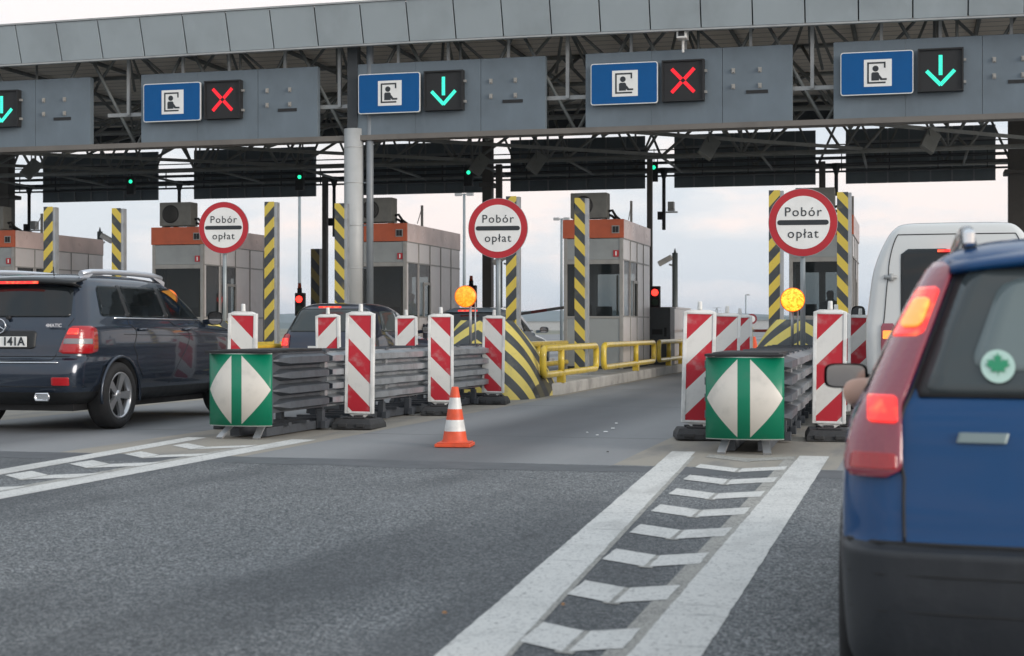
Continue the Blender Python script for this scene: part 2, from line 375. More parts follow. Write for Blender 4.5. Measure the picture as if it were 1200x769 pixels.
for ax in AX:
    sheet('island_apron', [(ax-.88, 12.04), (ax+.88, 12.04), (ax+.93, 24), (ax+.93, 46), (ax-.93, 46), (ax-.93, 24)], .0008, TAN)
    # gore painting in front of each island
    def ragged(poly, amp):
        out_ = []
        for i in range(len(poly)):
            a, c = Vector(poly[i]), Vector(poly[(i+1) % len(poly)]); n = max(2, int((c-a).length/.035)); nn = Vector((-(c-a).y, (c-a).x)).normalized(); w = 0
            for k in range(n):
                w = .6*w + random.uniform(-amp, amp); q = a + (c-a)*k/n + (nn*w if k else nn*0); out_.append((q.x, q.y))
        return out_
    def band(xa0, xa1, xb0, xb1, y0, y1):
        sheet('road_marking', ragged([(xa0, y0), (xa1, y0), (xb1, y1), (xb0, y1)], .0022), .0026, PAINT)
    o = ax + 1.45
    zl = 13.9
    band(o-1.43, o-1.19, o-2.07, o-1.86, 2.2, 14.0) if ax != AX[1] else band(-1.385, -1.15, -2.075, -1.865, 2.2, 13.5)
    band(o-.92, o-.68, o-.94, o-.69, 2.2, 13.3 if ax == AX[1] else 14.0)
    for i in range(12):
        ya = 3.12 + i*.945
        if ya > 13.5: break
        t = (ya-2.2)/11
        xl = o-1.215 - .54*t; xr = o-.93 + .0*t; xm = (xl+xr)/2 + .0
        th = .36 if i < 9 else .30; dd = (.50+.42*t)*(xm-xl)
        g = .012 + .02*(i % 3 == 0)
        for (xa, xb2, d0, d1) in ((xl+.02, xm-.012, dd+.03, .04), (xm+.012, xr-.03, .04, dd+.01)):
            sheet('road_marking', ragged([(xa, ya+d0), (xb2, ya+d1), (xb2, ya+d1+th), (xa, ya+d0+th)], .0022), .0038, PAINT if ya < (12 if ax == AX[1] else 13) else GHOST)
        sheet('worn_marking', [(xm-.035, ya+.02), (xm+.035, ya+.0), (xm+.035, ya+th+.03), (xm-.035, ya+th+.05)], .0032, GHOST)
    sheet('worn_marking', [(o-1.19, 2.2), (o-1.13, 2.2), (o-1.80, 13), (o-1.86, 13)], .0020, GHOST)
    sheet('worn_marking', [(o-1.00, 2.2), (o-.92, 2.2), (o-.94, 13), (o-1.04, 13)], .0020, GHOST)
# raised kerbed islands with booths
for ax in AX:
    b = MB(); n = 14
    prof = [(-.98, 23.9)]
    b2 = []
    for i in range(n+1):
        a = math.pi + math.pi*i/n; b2.append((ax-.12+.92*math.cos(a), 24.6+1.0*math.sin(a)))
    ring = b2 + [(ax+.80, 45.5), (ax-1.04, 45.5)]
    k = len(ring)
    vs = [(x, y, 0) for x, y in ring] + [(x, y, .17) for x, y in ring] + [(ax-.12+(x-ax+.12)*.975, y+(.02 if y < 40 else -.02), .195) for x, y in ring]
    b.add(vs, [(i, (i+1) % k, k+(i+1) % k, k+i) for i in range(k)] + [(k+i, k+(i+1) % k, 2*k+(i+1) % k, 2*k+i) for i in range(k)] + [list(range(2*k, 3*k))])
    struct(b.build('kerbed_island', KERB))
# hills on the horizon
HM = M('far_hills', (.05, .075, .06), .95); HM.layer(HM.noise(.004, 4).sm(.4, .6), (.075, .1, .085)); HM = HM.m
def ridge(dist, h, seed, name):
    b = MB(); rows = [[], [], [], []]; rnd = random.Random(seed); ph = [rnd.uniform(0, 6) for _ in range(6)]
    for i in range(121):
        a = R(-60 + i); z = h*(.62 + .2*math.sin(a*7+ph[0]) + .12*math.sin(a*17+ph[1]) + .05*math.sin(a*43+ph[2]) + .03*math.sin(a*90+ph[3]))
        for r_, (dd, zz) in zip(rows, ((0, -2), (dist*.06, z*.6), (dist*.12, z), (dist*.4, -2))):
            r_.append((math.sin(a)*(dist+dd), math.cos(a)*(dist+dd), zz))
    b.grid(rows); struct(b.build(name, HM))
ridge(2600, 26, 3, 'far_hills'); ridge(4200, 62, 5, 'far_hills')
HAZE = bpy.data.materials.new('haze'); HAZE.use_nodes = True; _n = HAZE.node_tree; _n.nodes.clear()
_o = _n.nodes.new('ShaderNodeOutputMaterial'); _p = _n.nodes.new('ShaderNodeVolumePrincipled'); _p.inputs['Density'].default_value = .00013; _p.inputs['Color'].default_value = (.72, .84, .98, 1); _p.inputs['Anisotropy'].default_value = .2
_n.links.new(_p.outputs[0], _o.inputs[1])
USE_HAZE = True
if USE_HAZE:
    b = MB(); b.box(-6200, 6200, -500, 7200, -3.5, 90); h = b.build('haze', HAZE); h['kind'] = 'stuff'

# ------------------------------------------------------------------ canopy
CX0, CX1 = -44.0, 14.0
cano = thing('toll_canopy', 'long grey toll plaza canopy roof with panelled fascia and open steel trusses', 'canopy', (0, 30, 0))
def P(build_local):  # shift into the canopy's frame (its base sits at y=30)
    return build_local
b = MB(); y0 = 29.75; zb, zt = 7.0, 7.79; dy = .25
k = 0; x = CX0
def sag(x): return -.0082*math.sqrt((x+9)**2+9)+.02
GAP = M('panel_joint', (.03, .035, .04), .8).m
while x < CX1:
    s0, s1 = sag(x+.012), sag(x+.985)
    b.add([(x+.012, y0-30, zb+s0), (x+.985, y0-30, zb+s1), (x+.985, y0-dy-30, zt+s1), (x+.012, y0-dy-30, zt+s0),
           (x+.012, y0+.05-30, zb+s0), (x+.985, y0+.05-30, zb+s1), (x+.985, y0-dy+.05-30, zt+s1), (x+.012, y0-dy+.05-30, zt+s0)],
          [(0,1,2,3), (7,6,5,4), (0,4,5,1), (3,2,6,7), (0,3,7,4), (1,5,6,2)]); x += 1.0
b.build('fascia', FASC, cano, bevel=.004)
for nm_, (ya, yb, za, zc_) in (('fascia_trim', (-.27, -.15, 6.955, 6.99)), ('fascia_cap', (-.53, -.40, 7.795, 7.83))):
    b = MB(); rws = []
    for i in range(59):
        x = CX0+i*(CX1-CX0)/58; q = sag(x); rws.append([(x, ya, za+q), (x, yb, za+q), (x, yb, zc_+q), (x, ya, zc_+q)])
    b.grid(rws, closed=True, smooth=False); b.build(nm_, TRUSS2, cano)
b = MB(); rws = []
for i in range(59):
    x = CX0+i*(CX1-CX0)/58; q = sag(x); rws.append([(x, -.19, 7.03+q), (x, -.41, 7.78+q)])
b.grid(rws, smooth=False); b.build('fascia_backing', GAP, cano)
b = MB(); b.box(CX0, CX1, -.05, 13.6, 7.50, 7.60); b.build('roof', GAP, cano)
b = MB(); b.box(CX0, CX1, -.02, 13.38, 7.43, 7.49); b.build('ceiling', CEIL, cano)
b = MB(); b.box(CX0, CX1, 13.4, 13.55, 6.92, 7.49); b.build('rear_fascia', DARK, cano)
def truss(yy, zt, zb2, step, w, wd, name, mat, tw=.0):
    b = MB(); b.cyl((CX0, yy, zt), (CX1, yy, zt), w, n=8); b.cyl((CX0, yy+tw, zb2), (CX1, yy+tw, zb2), w, n=8)
    x = CX0; i = 0
    while x < CX1-.1:
        b.cyl((x, yy+tw, zb2), (x+step/2, yy, zt), wd, n=6); b.cyl((x+step/2, yy, zt), (x+step, yy+tw, zb2), wd, n=6)
        if i % 2 == 0: b.cyl((x, yy+tw, zb2), (x, yy, zt), wd*.8, n=6)
        x += step; i += 1
    return b.build(name, mat, cano)
truss(.52, 7.35, 5.10, 2.49, .05, .038, 'truss', TRUSS)
truss(4.6, 7.4, 6.05, 2.49, .06, .04, 'truss', TRUSS, .3)
truss(8.4, 7.4, 5.45, 2.49, .06, .04, 'truss', TRUSS)
truss(12.0, 7.35, 5.46, 1.66, .065, .035, 'truss', TRUSS)
b = MB(); b.box(CX0, CX1, .20, .60, 5.05, 5.157); b.build('board_carrier_beam', worn('brown_grey_beam', (.16, .145, .13), .6, amt=.4, scale=1), cano)
b = MB()                                   # long members running from front to back and the cross bracing
for i in range(-9, 4):
    x = i*4.98 - 1.2
    for dx in (0, 2.49):
        b.cyl((x+dx, .75, 7.35), (x+dx, 12, 7.35), .05, n=6); b.cyl((x+dx, .9, 5.06), (x+dx+.0, 4.9, 6.05), .035, n=6)
        b.cyl((x+dx, 4.9, 6.05), (x+dx+1.2, 8.4, 7.4), .04, n=6); b.cyl((x+dx, .9, 5.06), (x+dx-1.2, 4.6, 7.4), .04, n=6)
        b.cyl((x+dx, .9, 5.06), (x+dx+1.2, 4.6, 7.4), .04, n=6); b.cyl((x+dx, 8.4, 5.45), (x+dx+1.2, 12, 7.35), .04, n=6)
        b.cyl((x+dx, 8.4, 5.45), (x+dx-1.2, 12, 7.35), .035, n=6); b.cyl((x+dx, 8.4, 5.45), (x+dx, 12, 5.42), .035, n=6)
    b.bar((x, 1.0, 5.2), (x+4.98, 8.4, 5.5), .045, .08)
b.build('cross_bracing', TRUSS, cano)
b = MB()                                   # pipes and cable trays in front of the far boards
for z, r_ in ((5.46, .05), (5.62, .02), (5.83, .055), (6.0, .018), (5.28, .03)): b.cyl((CX0, 11.6, z), (CX1, 11.6, z), r_, n=6)
b.box(CX0, CX1, 11.75, 12.0, 5.66, 5.70)
x = CX0
while x < CX1: b.bar((x, 11.62, 5.28), (x, 11.62, 5.85), .025); x += 1.24
b.build('cable_tray', DARK, cano)
# pale hangers between the lane boards
for bx in (-16.35, -11.38, -6.41, -1.49, 3.45):
    xc = bx-.42
    b = MB(); b.bar((xc, .46, 5.80), (xc, .46, 7.4), .07); b.bar((bx-.95, .52, 5.82), (bx+.3, .52, 5.82), .08)
    for dx in (.9, 2, 3.3): b.bar((bx+dx, .46, 6.2), (bx+dx, .46, 7.42), .06)
    b.bar((bx+.3, .52, 6.2), (bx+3.6, .52, 6.2), .06); b.bar((bx+.3, .52, 5.8), (bx+.3, .52, 6.2), .06); b.build('hanger_frame', TRUSS2, cano)
for bx in (-16.35, -11.38, -6.41, -1.49):   # fan of struts meeting at the fascia
    for cx_ in (bx+1.9, bx-.5):
        b = MB()
        for dx, dyy in ((-.9, .3), (-.45, 1.2), (0, .8), (.4, 1.5), (.95, .4), (.15, 2.2)): b.cyl((cx_, .5, 7.42), (cx_+dx, .5+dyy, 6.55), .032, n=6)
        b.build('strut_fan', TRUSS, cano)
for (x, y, side) in ((-26.4, 0.3, 1), (-11.42, .3, 1), (3.56, .3, 1)):
    b = MB(); b.cyl((x, y, .19), (x, y, 5.3), .205, n=32)
    for z in (2.35, 3.25, 4.15, 4.9): b.cyl((x, y, z), (x, y, z+.018), .209, n=32, mat=0)
    c = b.build('column', COLM, cano)
    b = MB(); b.box(x-.11, x+.11, y-.1, y+.12, 5.3, 7.6); b.build('column_head', DARK, cano)
    b = MB(); b.cyl((x+.36, y, .2), (x+.36, y, 7.2), .075, n=14)
    for z in (2.35, 3.25, 4.15): b.box(x+.14, x+.36, y-.012, y+.012, z, z+.03)
    b.build('downpipe', worn('pipe_grey', (.2, .22, .24), .4, amt=.2), cano)
BC = worn('rear_column_brown', (.075, .07, .065), .6, amt=.3)
for px, w_ in ((6, .36), (571.5, .27), (1192, .42)):
    X = gx(px, 40.7); b = MB(); b.box(X-w_/2, X+w_/2, 10.6, 10.6+w_, .19, 7.2); b.box(X-w_*.75, X+w_*.75, 10.5, 10.8+w_, 5.0, 5.12); b.build('column', BC, cano, bevel=.02)
for px, Y, w_ in ((380, 41.2, .14), (761, 38.5, .13), (963.5, 41, .16), (584, 39.5, .15)):
    X = gx(px, Y); b = MB(); b.box(X-w_/2, X+w_/2, Y-30, Y-30+w_, .19, 5.5); b.build('post', BC, cano)

# ------------------------------------------------------------------ front lane boards
def disc(b, cx, cz, r, y0, y1, n=24, mat=0): b.prism([(cx+r*math.cos(2*math.pi*i/n), cz+r*math.sin(2*math.pi*i/n)) for i in range(n)], y0, y1, mat)
def lane_board(bx, arrow, label, w=4.13):
    t = thing('lane_board', label, 'overhead sign board', (bx, 30.24, 5.16), 0, 'overhead lane boards facing traffic')
    b = MB(); b.box(0, 1.35, 0, .16, 0, 1.49); b.box(1.353, 2.76, .0, .16, 0, 1.49); b.box(2.768, w, .002, .16, 0, 1.49)
    b.build('panel', BOARD, t, bevel=.004)
    b = MB(); b.box(3.23, 3.66, -.012, -.001, .56, .625); b.build('slot', BLACK, t)
    for (x, z) in ((2.98, 1.02), (3.5, 1.02), (2.98, .71), (3.5, .71)):
        b = MB(); b.box(x-.02, x+.02, -.05, .0, z-.035, z+.035); b.box(x-.035, x+.035, -.012, -.002, z-.05, z+.05); b.build('bracket', BFRM, t)
    # blue direction plate
    x0, x1, z0, z1 = .14, 1.5, .42, 1.25; cx = (x0+x1)/2+.02; cz = (z0+z1)/2
    def rr(x0, x1, z0, z1, r):
        p = []
        for (cx_, cz_, a0) in ((x1-r, z1-r, 0), (x0+r, z1-r, 90), (x0+r, z0+r, 180), (x1-r, z0+r, 270)):
            for i in range(5): a = R(a0+i*22.5); p.append((cx_+r*math.cos(a), cz_+r*math.sin(a)))
        return p
    b = MB(); b.prism(rr(x0, x1, z0, z1, .05), -.16, -.10); b.box(x0+.2, x0+.26, -.10, 0, z0+.2, z1-.2); b.box(x1-.26, x1-.2, -.10, 0, z0+.2, z1-.2); bs = b.build('blue_sign', WHT, t)
    b = MB(); b.prism(rr(x0+.016, x1-.016, z0+.016, z1-.016, .04), -.164, -.162); b.build('blue_face', BLU, bs)
    q = .52; a0, c0 = cx-q/2, cz-q/2
    b = MB(); b.box(a0, a0+q, -.168, -.165, c0, c0+q); b.build('white_square', WHT, bs)
    b = MB(); f = lambda u, v: (a0+u*q, c0+(1-v)*q)
    def bx2(u0, u1, v0, v1): p, r_ = f(u0, v1), f(u1, v0); b.box(p[0], r_[0], -.172, -.169, p[1], r_[1])
    bx2(.12, .18, .10, .89); bx2(.1805, .78, .10, .16); bx2(.72, .78, .161, .32); bx2(.1805, .78, .83, .89)
    h = f(.42, .34); disc(b, h[0], h[1], .11*q, -.172, -.169)
    for poly in ([(.27, .52), (.31, .475), (.5, .475), (.545, .52), (.545, .78), (.27, .78)], [(.546, .56), (.66, .705), (.82, .705), (.82, .775), (.60, .775), (.546, .71)]):
        b.prism([f(u, v) for u, v in poly], -.172, -.169)
    b.build('pictogram', INK, bs)
    # diode signal
    x0, x1, z0, z1 = 1.58, 2.42, .44, 1.26; cx, cz = (x0+x1)/2, (z0+z1)/2
    b = MB(); b.box(x0, x1, -.13, -.001, z0, z1); 
    for s_ in ((x0, x0+.03, z0, z1), (x1-.03, x1, z0, z1)): b.box(s_[0], s_[1], -.17, -.1305, s_[2], s_[3])
    b.box(x0+.031, x1-.031, -.17, -.1305, z1-.03, z1); b.box(x0+.031, x1-.031, -.17, -.1305, z0, z0+.03)
    sg = b.build('lane_signal', BLACK, t)
    b = MB(); b.box(x1+.001, x1+.05, -.1, -.03, z0+.15, z0+.2); b.box(x1+.001, x1+.05, -.1, -.03, z1-.25, z1-.2); b.build('hinge', BFRM, sg)
    b = MB()
    def stroke(p, q_, rows=3, pitch=.024, sz=.020):
        p, q_ = Vector((p[0], 0, p[1])), Vector((q_[0], 0, q_[1])); d = q_-p; n = int(d.length/pitch); d.normalize(); nn = Vector((-d.z, 0, d.x))
        for i in range(n+1):
            for r_ in range(rows):
                c = p + d*i*pitch + nn*(r_-(rows-1)/2)*pitch
                b.box(c.x-sz/2, c.x+sz/2, -.140, -.132, c.z-sz/2, c.z+sz/2)
    if arrow: stroke((cx, cz+.27), (cx, cz-.10), 3); stroke((cx-.25, cz-.02), (cx-.0, cz-.285), 3); stroke((cx+.25, cz-.02), (cx+.0, cz-.285), 3)
    else:
        for sx in (-1, 1):
            for sz_ in (-1, 1): stroke((cx+sx*.035, cz+sz_*.035), (cx+sx*.23, cz+sz_*.24), 3)
    b.build('green_arrow' if arrow else 'red_cross', LGRN if arrow else LRED, sg, merge=False)
    return t
lane_board(-21.73, True, 'grey lane board cut off by the left edge of the photo, lit green arrow')
lane_board(-16.35, False, 'grey lane board with red cross, left of the pale round column')
lane_board(-11.38, True, 'grey lane board with green arrow, directly right of the pale round column top')
lane_board(-6.41, False, 'grey lane board with red cross, small camera on the fascia above it')
lane_board(-1.49, True, 'grey lane board with green arrow above the white van, rightmost of all boards')
# far boards seen from behind
pos = [(50, 185), (227, 370), (410, 567), (598, 756), (790, 956), (991, 1167)]
names = ['leftmost dark board back under the canopy, above two striped posts', 'dark board back above the grey booth behind the sport utility vehicle',
         'dark board back right of the round column, above the orange-topped booth', 'dark board back above the booth between two tall striped posts',
         'dark board back above the open sky right of the central booth', 'rightmost dark board back, above the white van']
BKM = worn('board_back', (.13, .16, .18), .6, amt=.3, scale=1.2)
for (a, c), nm in zip(pos, names):
    xa, xb = gx(a, 42.7), gx(c, 42.7); w = xb-xa
    t = thing('far_board', nm, 'sign board back', (xa, 42.7, 5.05), 0, 'dark backs of the far boards')
    b = MB(); nn = 7; g = w/nn
    for i in range(nn): b.box(i*g+.004, (i+1)*g-.004, 0, .06, 0, 1.49)
    b.build('panel', BKM, t)
    b = MB(); 
    for i in range(1, nn): b.box(i*g-.02, i*g+.02, -.04, -.001, .02, 1.47)
    b.box(0, w, -.09, -.041, .3, .36); b.box(0, w, -.09, -.041, 1.1, 1.16); b.build('stiffener', worn('stiffener_grey', (.22, .24, .25), .6), t)
# light signals and sensors under the canopy
for i, px in enumerate((153, 351, 549, 766)):
    X = gx(px, 41.2)
    t = thing('gantry_signal', ['small green light on the leftmost dark board', 'small green light left of the round column', 'small green light right of the round column under the dark board', 'small green light above the central booth gap'][i], 'signal light', (X, 41.2, 5.2), 0, 'green lights under the canopy')
    b = MB(); b.box(-.14, .1, 0, .15, -.1, .42); b.box(-.01, .01, .05, .08, .42, .8); b.build('housing', BLACK, t, bevel=.01)
    b = MB(); b.cyl((0, -.012, .28), (0, 0, .28), .055, n=16); b.build('lens', SGL, t)
sp = [(34, 222, 380, True), (210, 217, 246, False), (391.5, 211, 278, False), (778, 200, 270, True), (980, 195, 230, False)]
sl = ['thin hanging pole with floodlight at far left', 'short hanging pole above the air conditioner of the far left booth', 'hanging pole just left of the pale round column', 'hanging pole with a camera right of the central booth', 'hanging pole above the red-rimmed sign at right']
for (px, yt, yb, cm_), lb in zip(sp, sl):
    Y = 41.6; X = gx(px, Y); Z = Y/(math.cos(R(YAW)) + (px-600)/1787*math.sin(R(YAW)))
    zt = 5.5; zb = 1.1 + (385-yb)/1787*Z
    t = thing('hanging_pole', lb, 'pole', (X, Y, zt), 0, 'poles hanging from the canopy')
    b = MB(); b.cyl((0, 0, 0), (0, 0, zb-zt), .05, n=10); b.cyl((0, 0, -.3), (0, 0, 0), .05, .14, n=10); b.build('tube', DARK, t)
    b = MB(); b.box(-.17, -.05, -.05, .06, -1.42, -1.2); b.build('sensor_box', BLACK, t)
    if cm_:
        zc = -1.30 if px < 100 else -1.12
        b = MB(); b.bar((0, 0, zc-.1), (.38, 0, zc-.1), .04); b.box(.12, .30, -.12, .06, zc-.07, zc+.0); b.box(.13, .29, -.15, .08, zc+.003, zc+.18); b.build('floodlight', worn('flood_grey', (.4, .42, .42), .4), t)
t = thing('fascia_camera', 'small white camera mounted just under the fascia above a red cross', 'camera', (-4.4, 30.0, 6.9), 0)
b = MB(); b.box(-.1, .1, -.18, .15, -.1, .1); b.bar((0, .05, -.35), (0, .05, -.1), .05); b.build('body', WPL, t, bevel=.015)
b = MB(); b.box(-.06, .06, -.19, -.181, -.06, .05); b.build('lens', BLACK, t)
for i, (x, y, z) in enumerate(((-22.0, 34.9, 5.2), (-10.0, 35, 5.0), (-8.6, 35, 5.0), (-4.2, 32.5, 4.95), (.35, 33, 5.0))):
    t = thing('canopy_floodlight', ['floodlight box hanging above the far left striped posts', 'left one of two floodlight boxes above the booth with the attendant', 'right one of two floodlight boxes above the booth with the attendant', 'floodlight box under the red cross board right of centre', 'floodlight box under the rightmost board'][i], 'floodlight', (x, y, z), R(20), 'floodlights under the canopy')
    mxx = Matrix.Rotation(R(35), 4, 'Y') @ Matrix.Rotation(R(-30), 4, 'X')
    b = MB(); b.box(-.16, .16, -.05, .05, -.28, .28, 0, mxx); b.bar((0, 0, .1), (0, 0, .6), .03); b.build('lamp_box', worn('lamp_box_grey', (.16, .17, .165), .5), t, bevel=.01)

# ------------------------------------------------------------------ people
def person(name, label, loc, rz, joints, edges, radii, mats, cat='person'):
    me = bpy.data.meshes.new('body'); me.from_pydata(joints, edges, []); o = bpy.data.objects.new(name, me); COL.objects.link(o)
    sk = o.modifiers.new('skin', 'SKIN'); sk.use_smooth_shade = True
    for i, r_ in enumerate(radii): me.skin_vertices[0].data[i].radius = (r_, r_)
    me.skin_vertices[0].data[0].use_root = True
    ss = o.modifiers.new('sub', 'SUBSURF'); ss.levels = 2; ss.render_levels = 2
    dg = bpy.context.evaluated_depsgraph_get(); m2 = bpy.data.meshes.new_from_object(o.evaluated_get(dg))
    o.modifiers.clear(); o.data = m2; m2.materials.clear()
    for m in mats[0]: m2.materials.append(m)
    for p in m2.polygons: p.material_index = mats[1](p.center); p.use_smooth = True
    o.location = loc; o.rotation_euler = (0, 0, rz); return tag(o, label, cat)
SEAT_J = [(0,0,.0), (0,.02,.25), (0,.04,.45), (0,.03,.56), (0,.02,.66), (0,0,.78), (-.19,.03,.48), (-.26,-.03,.22), (-.22,-.27,.14), (-.19,-.36,.16), (.19,.03,.48), (.26,-.03,.22), (.22,-.27,.14), (.19,-.36,.16),
          (-.1,-.05,-.02), (-.13,-.42,.0), (-.13,-.42,-.42), (-.13,-.54,-.46), (.1,-.05,-.02), (.13,-.42,.0), (.13,-.42,-.42), (.13,-.54,-.46)]
SEAT_E = [(0,1),(1,2),(2,3),(3,4),(4,5),(2,6),(6,7),(7,8),(8,9),(2,10),(10,11),(11,12),(12,13),(0,14),(14,15),(15,16),(16,17),(0,18),(18,19),(19,20),(20,21)]
SEAT_R = [.15,.13,.14,.055,.09,.085,.06,.047,.036,.04,.06,.047,.036,.04,.085,.065,.045,.04,.085,.065,.045,.04]

# ------------------------------------------------------------------ booths
def booth(xr, ln, label, ac=True, door=True, sidewin=True):
    w = 1.32; x0 = xr-w; y0 = 32.8; z0 = .20
    t = thing('toll_booth', label, 'toll booth', (x0, y0, z0), 0, 'toll booths under the canopy')
    zw0, zw1, zp, zo, zt_ = 1.16, 2.30, 2.40, 2.87, 3.28
    b = MB(); b.box(.03, w-.03, .03, ln-.03, 0, .06); b.build('floor', DARK, t)
    b = MB(); b.box(.02, w-.02, .0, .05, .06, zw0-.05); b.build('lower_wall', BGRY, t, bevel=.004); b = MB(); b.box(.02, w-.02, .0, .05, zp, zo-.01); b.build('upper_wall', BGRY, t, bevel=.004)
    b = MB()
    for (xa, xb) in ((0, .075), (w-.075, w)): b.box(xa, xb, -.015, .06, 0, zo)
    b.box(.076, w-.076, -.012, .05, zw0-.05, zw0); b.box(.076, w-.076, -.012, .05, zw1, zp-.002); b.build('window_frame', BFRM, t, bevel=.006)
    b = MB(); b.box(.08, w-.08, .01, .025, zw0, zw1); b.build('front_window', GLT, t)
    b = MB(); b.box(.30, .33, .05, .09, zw0, zw1); b.box(.08, w-.08, .25, .5, zw0-.22, zw0-.16); b.box(.25, .55, .3, .42, zw0-.15, zw0+.25); b.build('desk_monitor', BLACK, t)
    b = MB(); b.box(.12, .27, .34, .36, zw0+.05, zw1-.08); b.build('roller_blind', worn('blind_tan', (.42, .34, .24), .7), t)
    b = MB(); b.box(w-.16, w-.12, .08, .11, zw0+.02, zw1-.25); b.build('yellow_strip', worn('strip_yellow', (.5, .42, .12), .6), t)
    b = MB(); b.box(.62, .98, .5, .54, zw0-.1, zw0+.22); b.box(.78, .82, .5, .6, zw0-.16, zw0-.1); b.build('screen', M('screen_grey', (.05, .06, .07), .2).m, t)
    b = MB(); b.box(-.02, w+.02, -.03, .03, zo, zt_); b.build('orange_fascia', ORG, t, bevel=.006)
    b = MB(); b.box(-.02, .03, .031, ln, zo, zt_); b.box(w-.03, w+.02, .031, ln, zo, zt_); b.box(.031, w-.031, ln-.05, ln, zo, zt_); b.build('side_fascia', PINK, t)
    b = MB(); b.box(.03, w-.03, .031, ln-.05, zt_-.14, zt_-.1); b.build('roof', TRUSS, t)
    b = MB(); b.box(w-.24, w-.07, -.045, -.031, zo+.1, zo+.27); b.build('vent_frame', BFRM, t)
    b = MB(); b.box(w-.22, w-.16, -.05, -.046, zo+.12, zo+.25); b.box(w-.15, w-.09, -.05, -.046, zo+.12, zo+.25); b.build('vent', BLACK, t)
    # right side: steel sheets, window strip and sliding hatch; plain left side
    b = MB(); ya = .9; yb = 1.75
    b.box(w-.05, w, .061, ln, zp, zo-.02); b.box(w-.05, w, .061, ln, .06, zw0); b.box(w-.05, w, yb, ln, zw0, zp)
    b.box(w-.05, w, .061, .14, zw0, zp); b.box(w-.05, w, ya-.06, ya+.06, zw0, zp); b.build('side_wall', STST, t)
    b = MB()
    for yy in (ya, yb, yb+.85, yb+1.7):
        if yy < ln-.1: b.box(w+.001, w+.012, yy-.012, yy+.012, .06, zo-.02)
    b.box(w+.001, w+.014, .0, ln, zp-.02, zp+.01); b.box(w+.001, w+.014, .0, ln, zw0-.02, zw0+.01); b.box(w+.0, w+.016, 0, ln, zo-.02, zo-.001)
    b.build('joint_strips', BFRM, t)
    b = MB(); b.box(w-.03, w-.01, .14, ya-.06, zw0, zp); b.build('side_window', GLT, t)
    b = MB(); b.box(w-.03, w-.01, ya+.06, yb, zw0, 1.95); b.box(w-.04, w-.0, ya+.06, yb, 1.95, zp); h = b.build('hatch', GLT, t)
    b = MB(); b.box(w+.0, w+.03, ya+.30, ya+.36, zw0, 1.97); b.box(w+.0, w+.03, yb-.06, yb, zw0, 1.97); b.box(w, w+.03, ya+.361, yb-.061, 1.91, 1.97); b.build('hatch_frame', BFRM, h)
    b = MB(); b.box(0, .05, .061, ln, .06, zo-.02); b.box(.051, w-.051, ln-.05, ln, .06, 1.1); b.box(.051, w-.051, ln-.05, ln, 2.2, zo); b.build('far_wall', BGRY, t)
    b = MB(); b.box(w-.21, w-.09, -.018, -.001, zp+.06, zp+.2, 0); pl = b.build('red_notice', SRED, t)
    b = MB(); b.box(w-.165, w-.135, -.021, -.0185, zp+.085, zp+.175); b.build('notice_mark', WHT, pl)
    if ac:
        u = thing('air_conditioner', 'grey air conditioner with round fan on ' + ac, 'air conditioner', (x0+.12, y0+.12, z0+zt_-.0), 0, 'outdoor units on the booth roofs')
        b = MB(); b.box(0, .82, 0, .36, .04, .60); b.box(.05, .12, .02, .34, 0, .04); b.box(.7, .77, .02, .34, 0, .04); b.build('casing', ACG, u, bevel=.015)
        b = MB(); b.lathe([(0, 0), (.215, 0), (.225, -.012), (.235, 0)], 32, Matrix.Translation((.29, -.001, .32)) @ Matrix.Rotation(R(90), 4, 'X')); b.build('fan_grille', BLACK, u)
        b = MB()
        for rr_ in (.05, .09, .13, .17): b.tube([(.29+rr_*math.cos(a*math.pi/10), -.016, .32+rr_*math.sin(a*math.pi/10)) for a in range(20)], .004, 4, True)
        b.build('grille_wire', ACG, u)
        b = MB(); b.tube([(.82, .2, .2), (.9, .22, .22), (.96, .3, .1), (1.05, .5, .0), (1.1, .8, .0)], .03, 8); b.tube([(.82, .25, .12), (.88, .3, .1), (.94, .4, .03)], .03, 8); b.build('hose', BLACK, u)
        b = MB(); b.bar((w-.05, 1.3, zt_-.02), (w-.05, 1.3, zt_+.5), .05); b.bar((w-.05, 1.3, zt_+.45), (w-.05, .95, zt_+.05), .015); b.build('aerial', BFRM, t)
    return t
booth(-21.15, 4.2, 'toll booth cut off by the left edge of the photo', 'the booth at the far left edge')
booth(-16.12, 4.2, 'wide toll booth with reflective grey side wall, right behind the black car', 'the booth behind the sport utility vehicle')
booth(-11.10, 4.2, 'toll booth just right of the pale round column, attendant at its side hatch', 'the booth beside the round column')
booth(-6.12, 3.5, 'toll booth in the centre with a striped post crossing its front window', 'the central booth')
booth(-1.22, 3.5, 'toll booth half hidden by the rightmost round toll sign', 'the booth behind the rightmost round sign')
person('person', 'attendant in yellow-green vest at the side hatch of the booth by the round column', (-11.45, 34.25, 1.15), R(80), SEAT_J, SEAT_E, SEAT_R, ([CLOTH, SKIN, HIVIS, HAIR], lambda c: 3 if c.z > .8 else (1 if c.z > .58 else (2 if c.z > .2 and abs(c.x) < .25 else 0))))
person('person', 'dark silhouette of an attendant seated in the booth behind the rightmost sign', (-1.75, 33.9, 1.15), R(-30), SEAT_J, SEAT_E, SEAT_R, ([CLOTH, SKIN, HAIR], lambda c: 2 if c.z > .78 else (1 if c.z > .58 else 0)))

